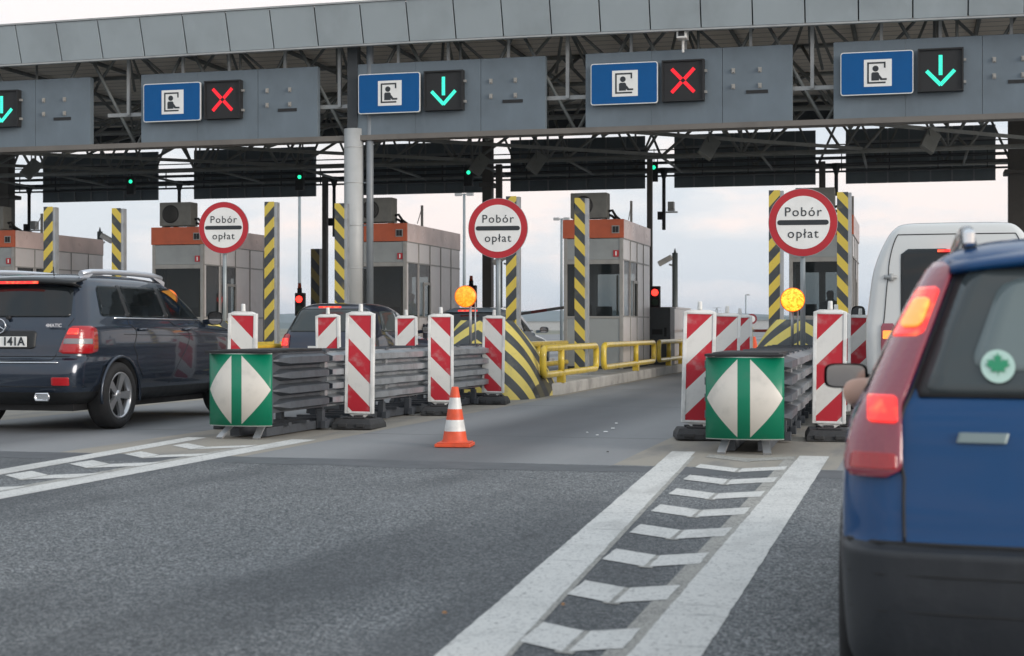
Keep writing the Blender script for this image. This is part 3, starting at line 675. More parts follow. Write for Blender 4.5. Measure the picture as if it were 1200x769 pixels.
# ------------------------------------------------------------------ tall striped height posts
pl = [(-22.35, -1, 'far'), (-17.38, -1, 'slim striped post at the far left, standing left of its pair'), (-12.42, -1, 'striped post right of the grey booth behind the sport utility vehicle'), (-7.43, -1, 'striped post just right of the round sign in the middle'), (-2.45, -1, 'striped post left of and partly behind the rightmost round sign')]
pr = [(-16.2, 1, 'striped post at the left between the two booths with reflective walls'), (-11.2, 1, 'striped post just left of the pale round column'), (-6.24, 1, 'striped post crossing the front window of the central booth'), (-1.26, 1, 'striped post right of and beside the rightmost round sign')]
for lst, Y, m_ in ((pl[1:], 28.2, YB_L), (pr, 28.9, YB_R)):
    for X, s_, lb in lst:
        X0 = X if Y < 28.5 else X
        t = thing('striped_post', lb, 'height post', (X0, Y, .19), 0, 'tall yellow and black posts on the islands')
        b = MB(); b.box(-.10, .10, -.02, .0, .05, 3.43); b.build('striped_plate', m_, t)
        b = MB(); b.box(-.06, .16, .001, .14, 0, 3.42); b.box(-.14, .2, -.04, .2, 0, .02); b.build('steel_profile', GALV, t)
X = gx(369.5, 43); t = thing('striped_post', 'small dim striped post far behind, left of the round column', 'height post', (X, 43, .19), 0, 'tall yellow and black posts on the islands')
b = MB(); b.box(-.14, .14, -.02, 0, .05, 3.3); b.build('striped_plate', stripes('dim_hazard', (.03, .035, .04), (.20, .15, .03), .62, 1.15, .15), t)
b = MB(); b.box(.141, .22, -.02, .14, 0, 3.3); b.build('steel_profile', GALV, t)

# ------------------------------------------------------------------ round toll signs
def toll_sign(px, Y, zc, label, d=.9):
    X = gx(px, Y); t = thing('toll_sign', label, 'round sign', (X, Y, 0), R(6), 'round toll signs')
    b = MB(); disc(b, 0, zc, d/2, 0, .02, 48); b.build('sign_back', GALV, t)
    b = MB(); disc(b, 0, zc, d/2-.006, -.006, -.001, 48); b.build('red_rim', SRED, t)
    b = MB(); disc(b, 0, zc, d/2-.10, -.010, -.0065, 48); f = b.build('white_face', WHT, t)
    b = MB(); b.prism([(x*.30+.033*math.cos(a+(0 if x > 0 else 0)), zc+.033*math.sin(a)) for s_, x, a0 in ((1, 1, -90), (1, -1, 90)) for a in [R(a0+i*30) for i in range(7)]], -.014, -.0105); b.build('black_bar', INK, f)
    text_part('Pobór', .172, INK, f, (0, -.013, zc+.135), space=1.16, bold=.0); text_part('opłat', .172, INK, f, (0, -.013, zc-.15), space=1.16, bold=.0)
    b = MB(); b.cyl((0, .06, 0), (0, .06, zc+.3), .034, n=14); b.box(-.12, .12, .021, .035, zc+.12, zc+.15); b.box(-.12, .12, .021, .035, zc-.15, zc-.12); b.build('pole', worn('pole_grey', (.3, .33, .34), .4, .3), t)
toll_sign(262, 24.3, 2.84, 'round red-rimmed toll sign at left, in front of the booth behind the car')
toll_sign(583.5, 21.9, 2.585, 'round red-rimmed toll sign in the middle, above the amber lamp', .90)
toll_sign(941, 20.4, 2.49, 'round red-rimmed toll sign at right, above the brighter amber lamp')

# ------------------------------------------------------------------ hazard noses of the islands
def hump(cx, Y, label):
    t = thing('island_nose', label, 'impact block', (cx, Y, 0), 0, 'striped concrete island noses')
    b = MB(); rows = []
    for i in range(15):
        q = i/14; z = 1.22*q if i < 14 else 1.22
        f = (1-q**2.6)
        hw = .42 + .45*(1-q**1.9); yn = .62*q**1.4; ln = 2.3 - 1.25*q; rr_ = .5 + .25*(1-q)
        ring = []
        for j in range(41):
            a = math.pi*j/40
            cx_ = -math.cos(a); sy = math.sin(a)
            e = 2.6; x = hw*math.copysign(abs(cx_)**(2/e), cx_); y = yn + rr_*(1-abs(sy)**(2/e))
            ring.append((x, y, z))
        ring = [(-hw, ln, z)] + ring + [(hw, ln, z)]
        rows.append(ring)
    b.grid(rows, closed=True); top = rows[-1]; b.add(top, [list(range(len(top)))], 0)
    b.build('striped_block', CHEV, t)
for cx, Y, lb in ((-6.56, 22.35, 'yellow and black striped island nose in the middle, with a black scorch mark'), (-1.52, 21.3, 'yellow and black striped island nose at right, under the bright amber lamp'), (-11.5, 22.3, 'yellow and black striped island nose behind the black sport utility vehicle')):
    hump(cx, Y, lb)

# ------------------------------------------------------------------ crash cushions
def cushion(ax, y0, label, n=7, rz=0.0):
    t = thing('crash_cushion', label, 'crash cushion', (ax, y0, 0), rz, 'ribbed crash cushions before the islands')
    def sect(side, off, grow):
        pts = []; pit = .15
        for r_ in range(4):
            zc = .25 + pit*(r_+.5); hb = pit*(.06 + .34*grow); ht = pit*(.02 + .19*grow); dp = .115*grow**.6
            for dz, d in ((-pit/2, 0), (-hb, 0), (-ht, dp), (ht, dp), (hb, 0)): pts.append((side*(.258+off+d), zc+dz, abs(dz)/pit*2))
        pts.append((side*(.258+off), .85, 1)); return pts
    bl = [1.38] + [.93]*(n-1); y = .05
    for k, L_ in enumerate(bl):
        for side in (-1, 1):
            b = MB(); rows = []; off = .006*(k % 2) + (.012 if k == 0 else 0)
            ss = [0, .04, .09, .15, .25, .5, .75, .84, .90, .95, 1.0] if k == 0 else [0, .06, .5, .9, 1.0]
            for q in ss:
                grow = min(1, (q+.002)/.15, (1.002-q)/.16) if k == 0 else min(1, .75+q*2)
                fl = 0 if k == 0 else .022*q
                rows.append([(x+side*fl, y + q*(L_+.05) + (.05*(1-u) if q == 1 and k else 0), z) for (x, z, u) in sect(side, off, grow)])
            b.grid(rows, smooth=False); o = b.build('nose_fender' if k == 0 else 'rib_fender', RIBD if k == 0 else RIBG, t)
            sm = o.modifiers.new('t', 'SOLIDIFY'); sm.thickness = .006; sm.offset = 0
        b = MB(); b.box(-.255, .255, y+L_-.03, y+L_, .22, .84); b.box(-.30, .30, y+L_-.05, y+L_+.05, .843, .868); b.build('diaphragm', RIBD, t)
        y += L_
        for sx in (-1, 1):
            b = MB(); b.box(sx*.24-.035, sx*.24+.035, y-.08, y-.0, .02, .22); b.box(sx*.29-.03, sx*.29+.03, y-.1, y+.02, .02, .1); b.build('leg', RIBD, t, bevel=.004)
            if k < 3:
                for zz in (.40, .70):
                    b = MB(); b.box(sx*.30-.03, sx*.30+.03, y-.14, y-.07, zz-.025, zz+.035); b.build('bracket', GALV, t, bevel=.004)
    b = MB(); b.box(-.2, -.1, .1, y, .015, .10); b.box(.1, .2, .1, y, .015, .10)
    yy = .5
    while yy < y: b.box(-.26, .26, yy, yy+.08, .10, .13); yy += .46
    b.build('base_rail', RIBD, t)
    b = MB(); b.box(-.29, .29, .02, 1.3, .858, .885); b.box(-.34, .34, -.175, .18, .852, .875); b.build('top_cover', BLACK, t, bevel=.005)
    # curved marker plate
    b = MB(); rows = []; rows2 = []
    for z in (.13, .85):
        rows.append([(.335*math.sin(R(-62+i*6.2))/math.sin(R(62)), -.16 + .18*(1-math.cos(R(-62+i*6.2))), z) for i in range(21)])
    b.grid(rows); o = b.build('marker_plate', GRN, t); sm = o.modifiers.new('t', 'SOLIDIFY'); sm.thickness = .008; sm.offset = 1
    b = MB(); b.box(-.29, .29, .02, .06, .15, .82); b.build('nose_frame', RIBD, t)
    for sx in (-1, 1):
        b = MB(); b.bar((sx*.16, .12, .16), (sx*.20, -.14, .01), .07, .02); b.build('foot', GALV, t)
cushion(-6.45, 14.02, 'ribbed crash cushion with green arrow plate at left, next to the orange cone', 8, R(-1.0))
cushion(-1.42, 13.45, 'ribbed crash cushion with green arrow plate at right, before the bright amber lamp', 8, R(1.2))

# ------------------------------------------------------------------ red and white guide panels
def guide(kind):
    t = thing('guide_panel', '', 'guide panel', group='red and white guide panels beside the crash cushions')
    b = MB(); m_ = STR_R if kind == 'R' else STR_L
    b.box(-.125, .125, -.03, -.022, .18, 1.23); b.build('striped_face', m_, t)
    b = MB(); b.box(-.162, -.126, -.038, .03, .155, 1.255); b.box(.126, .162, -.038, .03, .155, 1.255); b.box(-.126, .126, -.038, .03, 1.231, 1.255); b.box(-.126, .126, -.038, .03, .155, .179); b.box(-.126, .126, -.021, .025, .18, 1.23)
    b.prism([(-.15, 1.256), (.15, 1.256), (.1, 1.275), (-.1, 1.275)], -.02, .02); b.cyl((0, 0, 1.276), (0, 0, 1.36), .026, .022, n=12); b.prism([(-.12, .154), (.12, .154), (.04, .10), (-.04, .10)], -.02, .02)
    b.build('frame', WPL, t, bevel=.006)
    b = MB(); b.add([(x*sx, y*sy, z) for (x, y, z) in ((.225, .32, 0), (.22, .31, .05), (.19, .26, .105)) for sx, sy in ((-1, -1), (1, -1), (1, 1), (-1, 1))],
                    [(0, 3, 2, 1), (8, 9, 10, 11)] + [(r_*4+i, r_*4+(i+1) % 4, r_*4+4+(i+1) % 4, r_*4+4+i) for r_ in (0, 1) for i in range(4)])
    for sx in (-1, 1): b.box(-.12, .12, sx*.18-.05, sx*.18+.05, .1055, .125); b.box(sx*.10-.05, sx*.10+.05, -.335, -.30, .02, .06)
    b.box(-.05, .05, -.06, .06, .106, .14); b.build('rubber_foot', RUB, t, bevel=.008)
    return t
gl = [('R', 283, 15.5, 'guide panel standing behind the left green arrow plate'),
      ('R', 421, 15.75, 'tall guide panel with scribbled white band, left of the orange cone'),
      ('L', 386, 18.6, 'partly hidden guide panel behind the ribbed rail, left of the tall scribbled one'),
      ('L', 477, 21.0, 'small guide panel behind the ribbed rail, second of the two behind it'),
      ('R', 516.5, 18.5, 'guide panel directly behind the orange cone'),
      ('R', 577.5, 21.3, 'guide panel before the scorched striped nose, under the middle sign'),
      ('L', 817, 15.1, 'guide panel left of the right green arrow plate, nearest of three in a row'),
      ('L', 849, 18.3, 'middle one of three guide panels in a row left of the right cushion'),
      ('L', 869, 20.6, 'farthest of three guide panels in a row left of the right cushion'),
      ('L', 971, 15.3, 'large guide panel right of the right green arrow plate'),
      ('L', 979.5, 17.6, 'guide panel almost hidden behind the large one right of the green plate'),
      ('L', 1006, 21.3, 'guide panel at the left edge of the white van')]
proto = {}
for k, px, Y, lb in gl:
    X = gx(px, Y)
    if k not in proto: proto[k] = o = guide(k)
    else: o = dup(proto[k], (0, 0, 0))
    o.location = (X, Y, .006); o['label'] = lb
    o.rotation_euler = (R(random.uniform(-1.2, 1.2)), R(random.uniform(-1.6, 1.6)) + (R(1.3) if px == 421 else 0), R(random.uniform(3, 14)))

# ------------------------------------------------------------------ traffic cone
t = thing('traffic_cone', 'orange and white traffic cone standing alone on the road', 'cone', (-4.11, 13.55, .005))
b = MB(); b.box(-.165, .165, -.165, .165, 0, .03); b.box(-.15, .15, -.15, .15, .031, .04); b.build('base', CONO, t, rz=R(8), bevel=.012)
CW = worn('cone_white', (.70, .70, .68), .4, amt=.3, scale=12)
pr_ = [(.125, .04), (.112, .065), (.100, .14), (.082, .245), (.066, .345), (.049, .45), (.033, .545), (.026, .55), (.018, .545)]
b = MB(); b.lathe(pr_[:4] + pr_[3:], 28, mats=[0, 0, 1, 1, 0, 1, 0, 0, 0]); b.build('cone_body', [CONO, CW], t)

# ------------------------------------------------------------------ amber warning lamps
def amber_lamp(px, Y, zc, mat, label, off=.0):
    X = gx(px, Y); t = thing('warning_lamp', label, 'warning lamp', (X, Y, .85), R(8), 'round amber warning lamps')
    z = zc-.85; mx = Matrix.Translation((0, 0, z)) @ Matrix.Rotation(R(90), 4, 'X')
    b = MB(); b.lathe([(0, -.10), (.12, -.09), (.158, -.03), (.158, .012), (.148, .016)], 36, mx); b.build('housing', AMBH, t)
    b = MB(); b.lathe([(.148, .012), (.11, .034), (.06, .044), (.0, .046)], 36, mx); b.build('lens', mat, t)
    b = MB(); b.cyl((off, .08, 0), (off, .08, z), .02, n=10); b.cyl((off+.07, .08, 0), (off+.07, .08, z-.08), .012, n=8); b.build('stand', GALV, t)
amber_lamp(545.5, 20.9, 1.55, AMB1, 'round amber warning lamp under the middle toll sign', .06)
amber_lamp(196, 22.1, 1.56, AMB1, 'amber warning lamp partly seen through the windows of the dark sport utility vehicle', .04)
amber_lamp(929, 20.0, 1.465, AMB2, 'brightly lit amber warning lamp under the right toll sign')

# ------------------------------------------------------------------ yellow guard rails
def loop_rail(x, y0, y1, label, posts, zt=.775, zb=.35, r_=.056):
    t = thing('guard_rail', label, 'guard rail', (x, y0, .19), 0, 'yellow tube guard rails on the islands')
    pts = []; cr = .13; L_ = y1-y0; h0, h1 = zb-.19, zt-.19
    for (cy, cz, a0) in ((L_-cr, h1-cr, 0), (cr, h1-cr, 90), (cr, h0+cr, 180), (L_-cr, h0+cr, 270)):
        for i in range(6): a = R(a0+i*18); pts.append((0, cy+cr*math.cos(a), cz+cr*math.sin(a)))
    b = MB(); b.tube(pts, r_, 14, True); b.build('tube_loop', YEL, t)
    for py in posts:
        b = MB(); b.cyl((0, py, h0+.03), (0, py, h1-.03), .055, n=12); b.box(-.06, .06, py-.08, py+.08, 0, h0-.02); b.build('post', YEL, t)
side = ['far left', 'left', 'middle', 'right', 'extreme right']
rl = {-16.39: ['in front of the grey booth at left', 'beside the grey booth at left'],
      -11.41: ['before the booth with the attendant', 'beside the booth with the attendant'],
      -6.43: ['right of the scorched striped nose', 'beside the central booth', 'just past the central booth']}
for ax, lbs in rl.items():
    loop_rail(ax+.76, 23.5, 27.7, 'right-hand yellow tube rail ' + lbs[0], (1.3,))
    loop_rail(ax+.74, 28.5, 34.3, 'right-hand yellow tube rail ' + lbs[1], (3.5,))
    loop_rail(ax-.96, 25.2, 33.0, 'left-hand yellow tube rail ' + lbs[0], (2.5, 5))
    if len(lbs) > 2: loop_rail(ax+.74, 35.0, 41.5, 'right-hand yellow tube rail ' + lbs[2], (1.5, 3.5))
loop_rail(-2.41, 25.2, 33.0, 'yellow tube rail left of the booth behind the rightmost sign', (2.5, 5))

# ------------------------------------------------------------------ traffic lights, cabinets, barriers, posts
def traffic_light(px, Y, zc, label, lit=True, beacon=True):
    X = gx(px, Y); t = thing('traffic_light', label, 'traffic light', (X, Y, .19), 0, 'lane traffic lights by the booths')
    z = zc-.19
    b = MB(); b.box(-.12, .12, 0, .16, z-.42, z+.16); b.box(-.03, .03, .05, .11, 0, z-.42); b.build('housing', BLACK, t, bevel=.01)
    b = MB(); b.cyl((0, -.02, z), (0, -.001, z), .085, n=20); b.build('red_lens', SRL, t)
    b = MB(); b.cyl((0, -.012, z-.24), (0, -.001, z-.24), .085, n=20); b.build('dark_lens', worn('unlit_lens', (.03, .06, .04), .3), t)
    if beacon:
        b = MB(); b.cyl((-.02, .08, z+.16), (-.02, .08, z+.28), .06, n=12); b.build('beacon_foot', BLACK, t); b = MB(); b.cyl((-.02, .08, z+.28), (-.02, .08, z+.41), .05, .04, n=12); b.build('beacon', worn('beacon_orange', (.45, .06, .01), .3), t)
traffic_light(350.5, 36, 1.83, 'lit red traffic light right of the grey booth at left')
traffic_light(552, 38, 2.05, 'red traffic light partly behind the middle amber lamp')
traffic_light(767.5, 37.5, 1.98, 'lit red traffic light at the back of the central booth', beacon=False)
for i, (ax, lb) in enumerate(((-6.43, 'grey equipment cabinet just behind the central booth'), (-11.41, 'grey equipment cabinet behind the booth with the attendant'))):
    t = thing('equipment_cabinet', lb, 'cabinet', (ax+.12, 37.2, .19), 0, 'equipment cabinets behind booths')
    b = MB(); b.box(0, .55, 0, .7, 0, 1.42); b.build('dark_box', worn('cabinet_dark', (.06, .065, .07), .5), t, bevel=.01)
    b = MB(); b.box(.03, .52, .9, 3.6, 0, 1.40); b.box(.0, .55, .88, 3.62, 1.401, 1.44); b.build('steel_box', STST, t)
    b = MB(); b.box(.10, .36, -.012, -.001, .75, .88); b.box(.40, .46, -.012, -.001, .7, .92); b.build('display', BLACK, t)
for px0, Y, x_len, zc, tilt, lb in ((766, 39.5, 2.6, 1.03, 0, 'level red and white barrier arm right of the central booth'), (664, 37.0, -2.2, 1.62, 8, 'dark slanting barrier arm left of the central booth'), (884, 39.5, 1.6, 1.03, 0, 'level barrier arm behind the right guide panels')):
    X = gx(px0, Y); t = thing('barrier_arm', lb, 'barrier', (X, Y, .19), 0, 'lane barriers')
    z = zc-.19
    bm_ = M('arm_stripes', (.18, .17, .17), .5); bm_.layer((bm_.X(0)/.9).frac().lt(.45), (.22, .03, .03)); 
    b = MB(); b.bar((0, 0, z), (x_len, 0, z - abs(x_len)*math.tan(R(tilt))), .09, .07); b.build('arm', bm_.m, t)
    b = MB(); sx = -.3 if x_len > 0 else .1; b.box(sx, sx+.25, -.15, .2, 0, z+.1); b.build('drive_box', YEL, t, bevel=.01)
for px, Y, yt, lb, dirx in ((791, 40, 297, 'camera post right of the central booth', -1), (117, 39, 272, 'camera post between the two left booths', 1), (597, 39.5, 296, 'camera post by the middle striped post', -1)):
    X = gx(px, Y); Z = Y/(math.cos(R(YAW)) + (px-600)/1787*math.sin(R(YAW))); zt = 1.1+(385-yt)/1787*Z
    t = thing('camera_post', lb, 'camera post', (X, Y, .0), 0, 'camera posts between lanes')
    b = MB(); b.cyl((0, 0, 0), (0, 0, zt), .075, n=12); b.cyl((0, 0, zt), (0, 0, zt+.12), .04, .01, n=8); b.build('mast', worn('mast_grey', (.16, .19, .2), .5), t)
    b = MB(); b.bar((0, 0, zt-.35), (dirx*.16, 0, zt-.3), .05); mm = Matrix.Translation((dirx*.25, -.05, zt-.2)) @ Matrix.Rotation(R(dirx*28), 4, 'Y'); b.box(-.2, .2, -.07, .07, -.07, .07, 0, mm); b.build('camera_head', WPL, t, bevel=.02)
for i, (px, Y, yt, lb, tw) in enumerate(((351, 95, 208, 'thin tall street lamp behind the left striped post', 0), (544, 100, 228, 'street lamp between round column and middle sign', 1), (658, 120, 257, 'street lamp left of the central booth', 1), (874, 260, 346, 'distant short street lamp above the right guide panels', 0), (717, 400, 352, 'far tiny lamp on the horizon', 0))):
    X = gx(px, Y); Z = Y/(math.cos(R(YAW)) + (px-600)/1787*math.sin(R(YAW))); zt = 1.1+(385-yt)/1787*Z
    if i == 4: continue
    t = thing('street_lamp', lb, 'street lamp', (X, Y, 0), 0, 'street lamps beyond the plaza')
    b = MB(); b.cyl((0, 0, 0), (0, 0, zt), .13, .09, n=10); b.build('mast', worn('lamp_mast', (.22, .26, .28), .5), t)
    for sx in ((-1, 1) if tw else (1,)):
        b = MB(); b.bar((0, 0, zt), (sx*.35, 0, zt-.05), .08); b.box(sx*.42-.22, sx*.42+.22, -.15, .15, zt-.12, zt+.10, 0); b.build('lamp_head', TRUSS2, t)
# small far things
t = thing('no_parking_sign', 'small round sign far away above the right guide panels', 'road sign', (gx(881, 85), 85, 0))
b = MB(); disc(b, 0, 1.6, .29, 0, .02, 24); b.build('rim', worn('dull_red', (.25, .03, .04), .5), t); b = MB(); disc(b, 0, 1.6, .19, -.01, -.001, 24); b.build('face', WHT, t); b = MB(); b.cyl((0, .05, 0), (0, .05, 1.6), .04); b.build('pole', GALV, t)
FARW = worn('far_white_wall', (.5, .5, .49), .7)
for i, (px, Y, w_, h_, lb) in enumerate(((715, 420, 26, 3.2, 'low white hall on the horizon left of the central booth'), (640, 700, 40, 4, 'low white hall farther left on the horizon'), (905, 600, 30, 4, 'low white hall on the horizon at right'))):
    X = gx(px, Y); t = thing('far_building', lb, 'building', (X, Y, 0)); b = MB(); b.box(-w_/2, w_/2, 0, 12, 0, h_); b.build('wall', FARW, t); b = MB(); b.box(-w_/2-.4, w_/2+.4, -.4, 12.4, h_+.002, h_+.35); b.build('roof', BGRY, t)
    
for i, (px, Y, h_) in enumerate(((840, 1500, 21), (592, 900, 14))):
    X = gx(px, Y); t = thing('pylon', ['lattice pylon on the horizon right of the central booth', 'lattice pylon seen left of the middle striped post'][i], 'pylon', (X, Y, 0)); b = MB()
    for sx in (-1, 1):
        for sy in (-1, 1): b.bar((sx*2.2, sy*2.2, 0), (sx*.5, sy*.5, h_), .3)
    for j in range(6): z = h_*j/6; z2 = h_*(j+1)/6; w1 = 2.2-1.7*j/6; w2 = 2.2-1.7*(j+1)/6; b.bar((-w1, -w1, z), (w2, -w2, z2), .2); b.bar((w1, -w1, z), (-w2, -w2, z2), .2)
    for z in (h_*.7, h_*.85, h_): b.bar((-4.5, 0, z), (4.5, 0, z), .3)
    b.build('lattice', TRUSS, t)
t = thing('far_cone', 'tiny orange cone far beyond the right guide panels', 'cone', (gx(884, 62), 62, 0)); b = MB(); b.lathe([(.3, 0), (.3, .05), (.2, .06), (.05, .75), (0, .76)], 16); b.build('cone_body', CONO, t)

# ------------------------------------------------------------------ vehicles
def mono(xs, ys, x):
    n = len(xs)
    if x <= xs[0]: return ys[0]
    if x >= xs[-1]: return ys[-1]
    d = [(ys[i+1]-ys[i])/(xs[i+1]-xs[i]) for i in range(n-1)]
    def tg(i):
        if i == 0: return d[0]
        if i == n-1: return d[-1]
        return 0 if d[i-1]*d[i] <= 0 else 2*d[i-1]*d[i]/(d[i-1]+d[i])
    for i in range(n-1):
        if x <= xs[i+1]:
            h = xs[i+1]-xs[i]; t = (x-xs[i])/h
            return (2*t**3-3*t**2+1)*ys[i] + (t**3-2*t**2+t)*h*tg(i) + (-2*t**3+3*t**2)*ys[i+1] + (t**3-t**2)*h*tg(i+1)
class Car:
    """body as stacked plan outlines; patches (glass, lamps, seams) follow the same surface"""
    def __init__(s, rows, rr=.22, rf=.35, br=.05, bf=.12, ts=.05, name='car', label='', cat='car', loc=(0, 0, 0), rz=0, group=None):
        s.rows = rows; s.rr, s.rf, s.br, s.bf, s.ts = rr, rf, br, bf, ts; s.idx = list(range(len(rows)))
        s.t = thing(name, label, cat, loc, rz, group)
        s.zs = [r[0] for r in rows]
    def row(s, u): return [mono(s.idx, [r[k] for r in s.rows], u) for k in range(4)]
    def u_of(s, z):
        lo, hi = 0, len(s.rows)-1
        for _ in range(30):
            m = (lo+hi)/2
            if s.row(m)[0] < z: lo = m
            else: hi = m
        return (lo+hi)/2
    def pu(s, u, t):
        z, yr, yf, hw = s.row(u); sg = 1 if t >= 0 else -1; t = abs(t)
        rr = min(s.rr, hw*.5); rf = min(s.rf, hw*.6)
        def yrx(x): return yr + s.br*(x/hw)**2
        def yfx(x): return yf - s.bf*(x/hw)**2
        def hwy(y):
            m = (yr+yf)/2; h = (yf-yr)/2; q = abs((y-m)/h); return hw*(1 - s.ts*q**3)
        if t <= 1: x = t*(hw*(1-s.ts)-rr); y = yrx(x)
        elif t <= 2:
            a = (t-1)*math.pi/2; xc = hw*(1-s.ts)-rr; yc = yrx(xc)+rr
            x = xc + rr*math.sin(a); y = yc - rr*math.cos(a)
        elif t <= 3:
            ya = yrx(hw*(1-s.ts)-rr)+rr; yb = yfx(hw*(1-s.ts)-rf)-rf; y = ya + (yb-ya)*(t-2); m = (ya+yb)/2; h = (yb-ya)/2
            x = hw*(1 - s.ts*abs((y-m)/h)**3)
        elif t <= 4:
            a = (t-3)*math.pi/2; xc = hw*(1-s.ts)-rf; yc = yfx(xc)-rf; x = xc + rf*math.cos(a); y = yc + rf*math.sin(a)
        else: x = (5-t)*(hw*(1-s.ts)-rf); y = yfx(x)
        return Vector((sg*x, y, z))
    def tx(s, x, z):
        u = s.u_of(z); hw = s.row(u)[3]; rr = min(s.rr, hw*.5); q = abs(x)/(hw*(1-s.ts)-rr); 
        if q > 1:
            e = (abs(x)-(hw*(1-s.ts)-rr))/rr; q = 1 + math.asin(min(1, e))/(math.pi/2)
        return math.copysign(q, x)
    def ty(s, y, z, sg=1):
        u = s.u_of(z); zz, yr, yf, hw = s.row(u); rr = min(s.rr, hw*.5); rf = min(s.rf, hw*.6); xr = hw*(1-s.ts)-rr; xf = hw*(1-s.ts)-rf
        ya = yr+s.br*(xr/hw)**2+rr; yb = yf-s.bf*(xf/hw)**2-rf; q = (y-ya)/(yb-ya)
        if q < 0: q = max(-1, -math.acos(max(0, min(1, (ya-y)/rr)))*0 - math.asin(min(1, (ya-y)/rr))/(math.pi/2))
        return sg*(2+q)
    def pt(s, t, z, off=0):
        u = s.u_of(z); p = s.pu(u, t)
        if off:
            e = .02; a = s.pu(u, t+e)-s.pu(u, t-e); c = s.pu(min(u+.05, len(s.rows)-1), t)-s.pu(max(u-.05, 0), t)
            n = a.cross(c); n.normalize(); cen = Vector((0, (s.row(u)[1]+s.row(u)[2])/2, z))
            if n.dot(p-cen) < 0: n = -n
            p = p + n*off
        return p
    def body(s, mats, matf=None, nt_=26, nu=None, wells=None, cuts=()):
        b = MB(); nu = nu or (len(s.rows)-1)*5; ts = []
        seg = [(0, 1, 8), (1, 2, 7), (2, 3, 26), (3, 4, 7), (4, 5, 8)]
        for a, c, n in seg: ts += [a + (c-a)*i/n for i in range(n)]
        ts += [5.0]; full = [-x for x in ts[1:-1]][::-1]; full = [0.0] + ts[1:] + [-x for x in ts[1:-1]][::-1]
        rows = []
        for i in range(nu+1):
            u = (len(s.rows)-1)*i/nu; rows.append([s.pu(u, t) for t in full])
        b.grid(rows, closed=True); b.add(rows[0], [list(range(len(full)))[::-1]]); b.add(rows[-1], [list(range(len(full)))], 0, True)
        o = b.build('body', mats, s.t)
        if matf:
            for p in o.data.polygons: p.material_index = matf(p.center)
        if wells:
            cb = MB()
            for (y, z, r_) in wells: cb.cyl((-1.3, y, z), (-.58, y, z), r_, n=40); cb.cyl((.58, y, z), (1.3, y, z), r_, n=40)
            c = cb.build('cutter', BLACK, s.t); c.data.materials.clear(); c.data.materials.append(BLACK)
            md = o.modifiers.new('b', 'BOOLEAN'); md.object = c; md.operation = 'DIFFERENCE'; md.solver = 'EXACT'
            dg = bpy.context.evaluated_depsgraph_get(); me = bpy.data.meshes.new_from_object(o.evaluated_get(dg)); o.modifiers.clear(); o.data = me; bpy.data.objects.remove(c)
        for cb in cuts:
            c = cb.build('cutter', BLACK, s.t); md = o.modifiers.new('b', 'BOOLEAN'); md.object = c; md.operation = 'DIFFERENCE'; md.solver = 'EXACT'
            dg = bpy.context.evaluated_depsgraph_get(); me = bpy.data.meshes.new_from_object(o.evaluated_get(dg)); o.modifiers.clear(); o.data = me; bpy.data.objects.remove(c)
        s.bodyo = o; return o
    def patch(s, name, mat, z0, z1, ta, tb, off=.004, rad=.04, nz=14, nt_=14, parent=None, thick=0):
        b = MB(); rows = []; rows2 = []
        for j in range(nz+1):
            z = z0 + (z1-z0)*j/nz; A, B_ = ta(z), tb(z); d = min(z-z0, z1-z)
            ins = 0
            if rad and d < rad:
                e = rad - math.sqrt(max(0, rad*rad-(rad-d)**2)); wid = (s.pt(A, z)-s.pt(B_, z)).length; ins = min(.45, e/max(wid, .01))*(B_-A)
            rows.append([s.pt(A+ins+(B_-A-2*ins)*i/nt_, z, off) for i in range(nt_+1)])
        b.grid(rows); o = b.build(name, mat, parent or s.t)
        sm = o.modifiers.new('t', 'SOLIDIFY'); sm.thickness = thick or off*.9; sm.offset = 0
        return o
    def line(s, name, mat, pts, w=.006, off=.001, parent=None):
        """thin seam along a list of (t,z)"""
        b = MB(); P_ = []
        for i in range(len(pts)-1):
            (t0, z0), (t1, z1) = pts[i], pts[i+1]; n = 10
            for k in range(n): P_.append(s.pt(t0+(t1-t0)*k/n, z0+(z1-z0)*k/n, off))
        P_.append(s.pt(pts[-1][0], pts[-1][1], off)); b.tube(P_, w/2, 5); return b.build(name, mat, parent or s.t)
    def wheel(s, x, y, r_, w_=.22, spokes=5):
        sg = 1 if x > 0 else -1; wh = bpy.data.objects.new('wheel', None); COL.objects.link(wh); wh.parent = s.t; wh.location = (x, y, r_)
        mx = Matrix.Rotation(R(90)*sg, 4, 'Y')
        b = MB(); h = w_/2; b.lathe([(r_*.68, -h), (r_*.9, -h), (r_*.985, -h*.75), (r_, -h*.3), (r_, h*.3), (r_*.985, h*.75), (r_*.9, h), (r_*.72, h*.98), (r_*.70, h*.8), (r_*.68, -h)], 48, mx); b.build('tyre', TYRE, wh)
        b = MB(); b.lathe([(0, h*.2), (r_*.68, h*.2)], 32, mx); b.build('brake_disc', BLACK, wh)
        b = MB(); b.lathe([(r_*.71, h*.8), (r_*.70, h*.92), (r_*.64, h*.9), (r_*.63, h*.25)], 48, mx); b.lathe([(0, h*.8), (r_*.10, h*.8), (r_*.17, h*.66), (r_*.18, h*.3)], 20, mx)
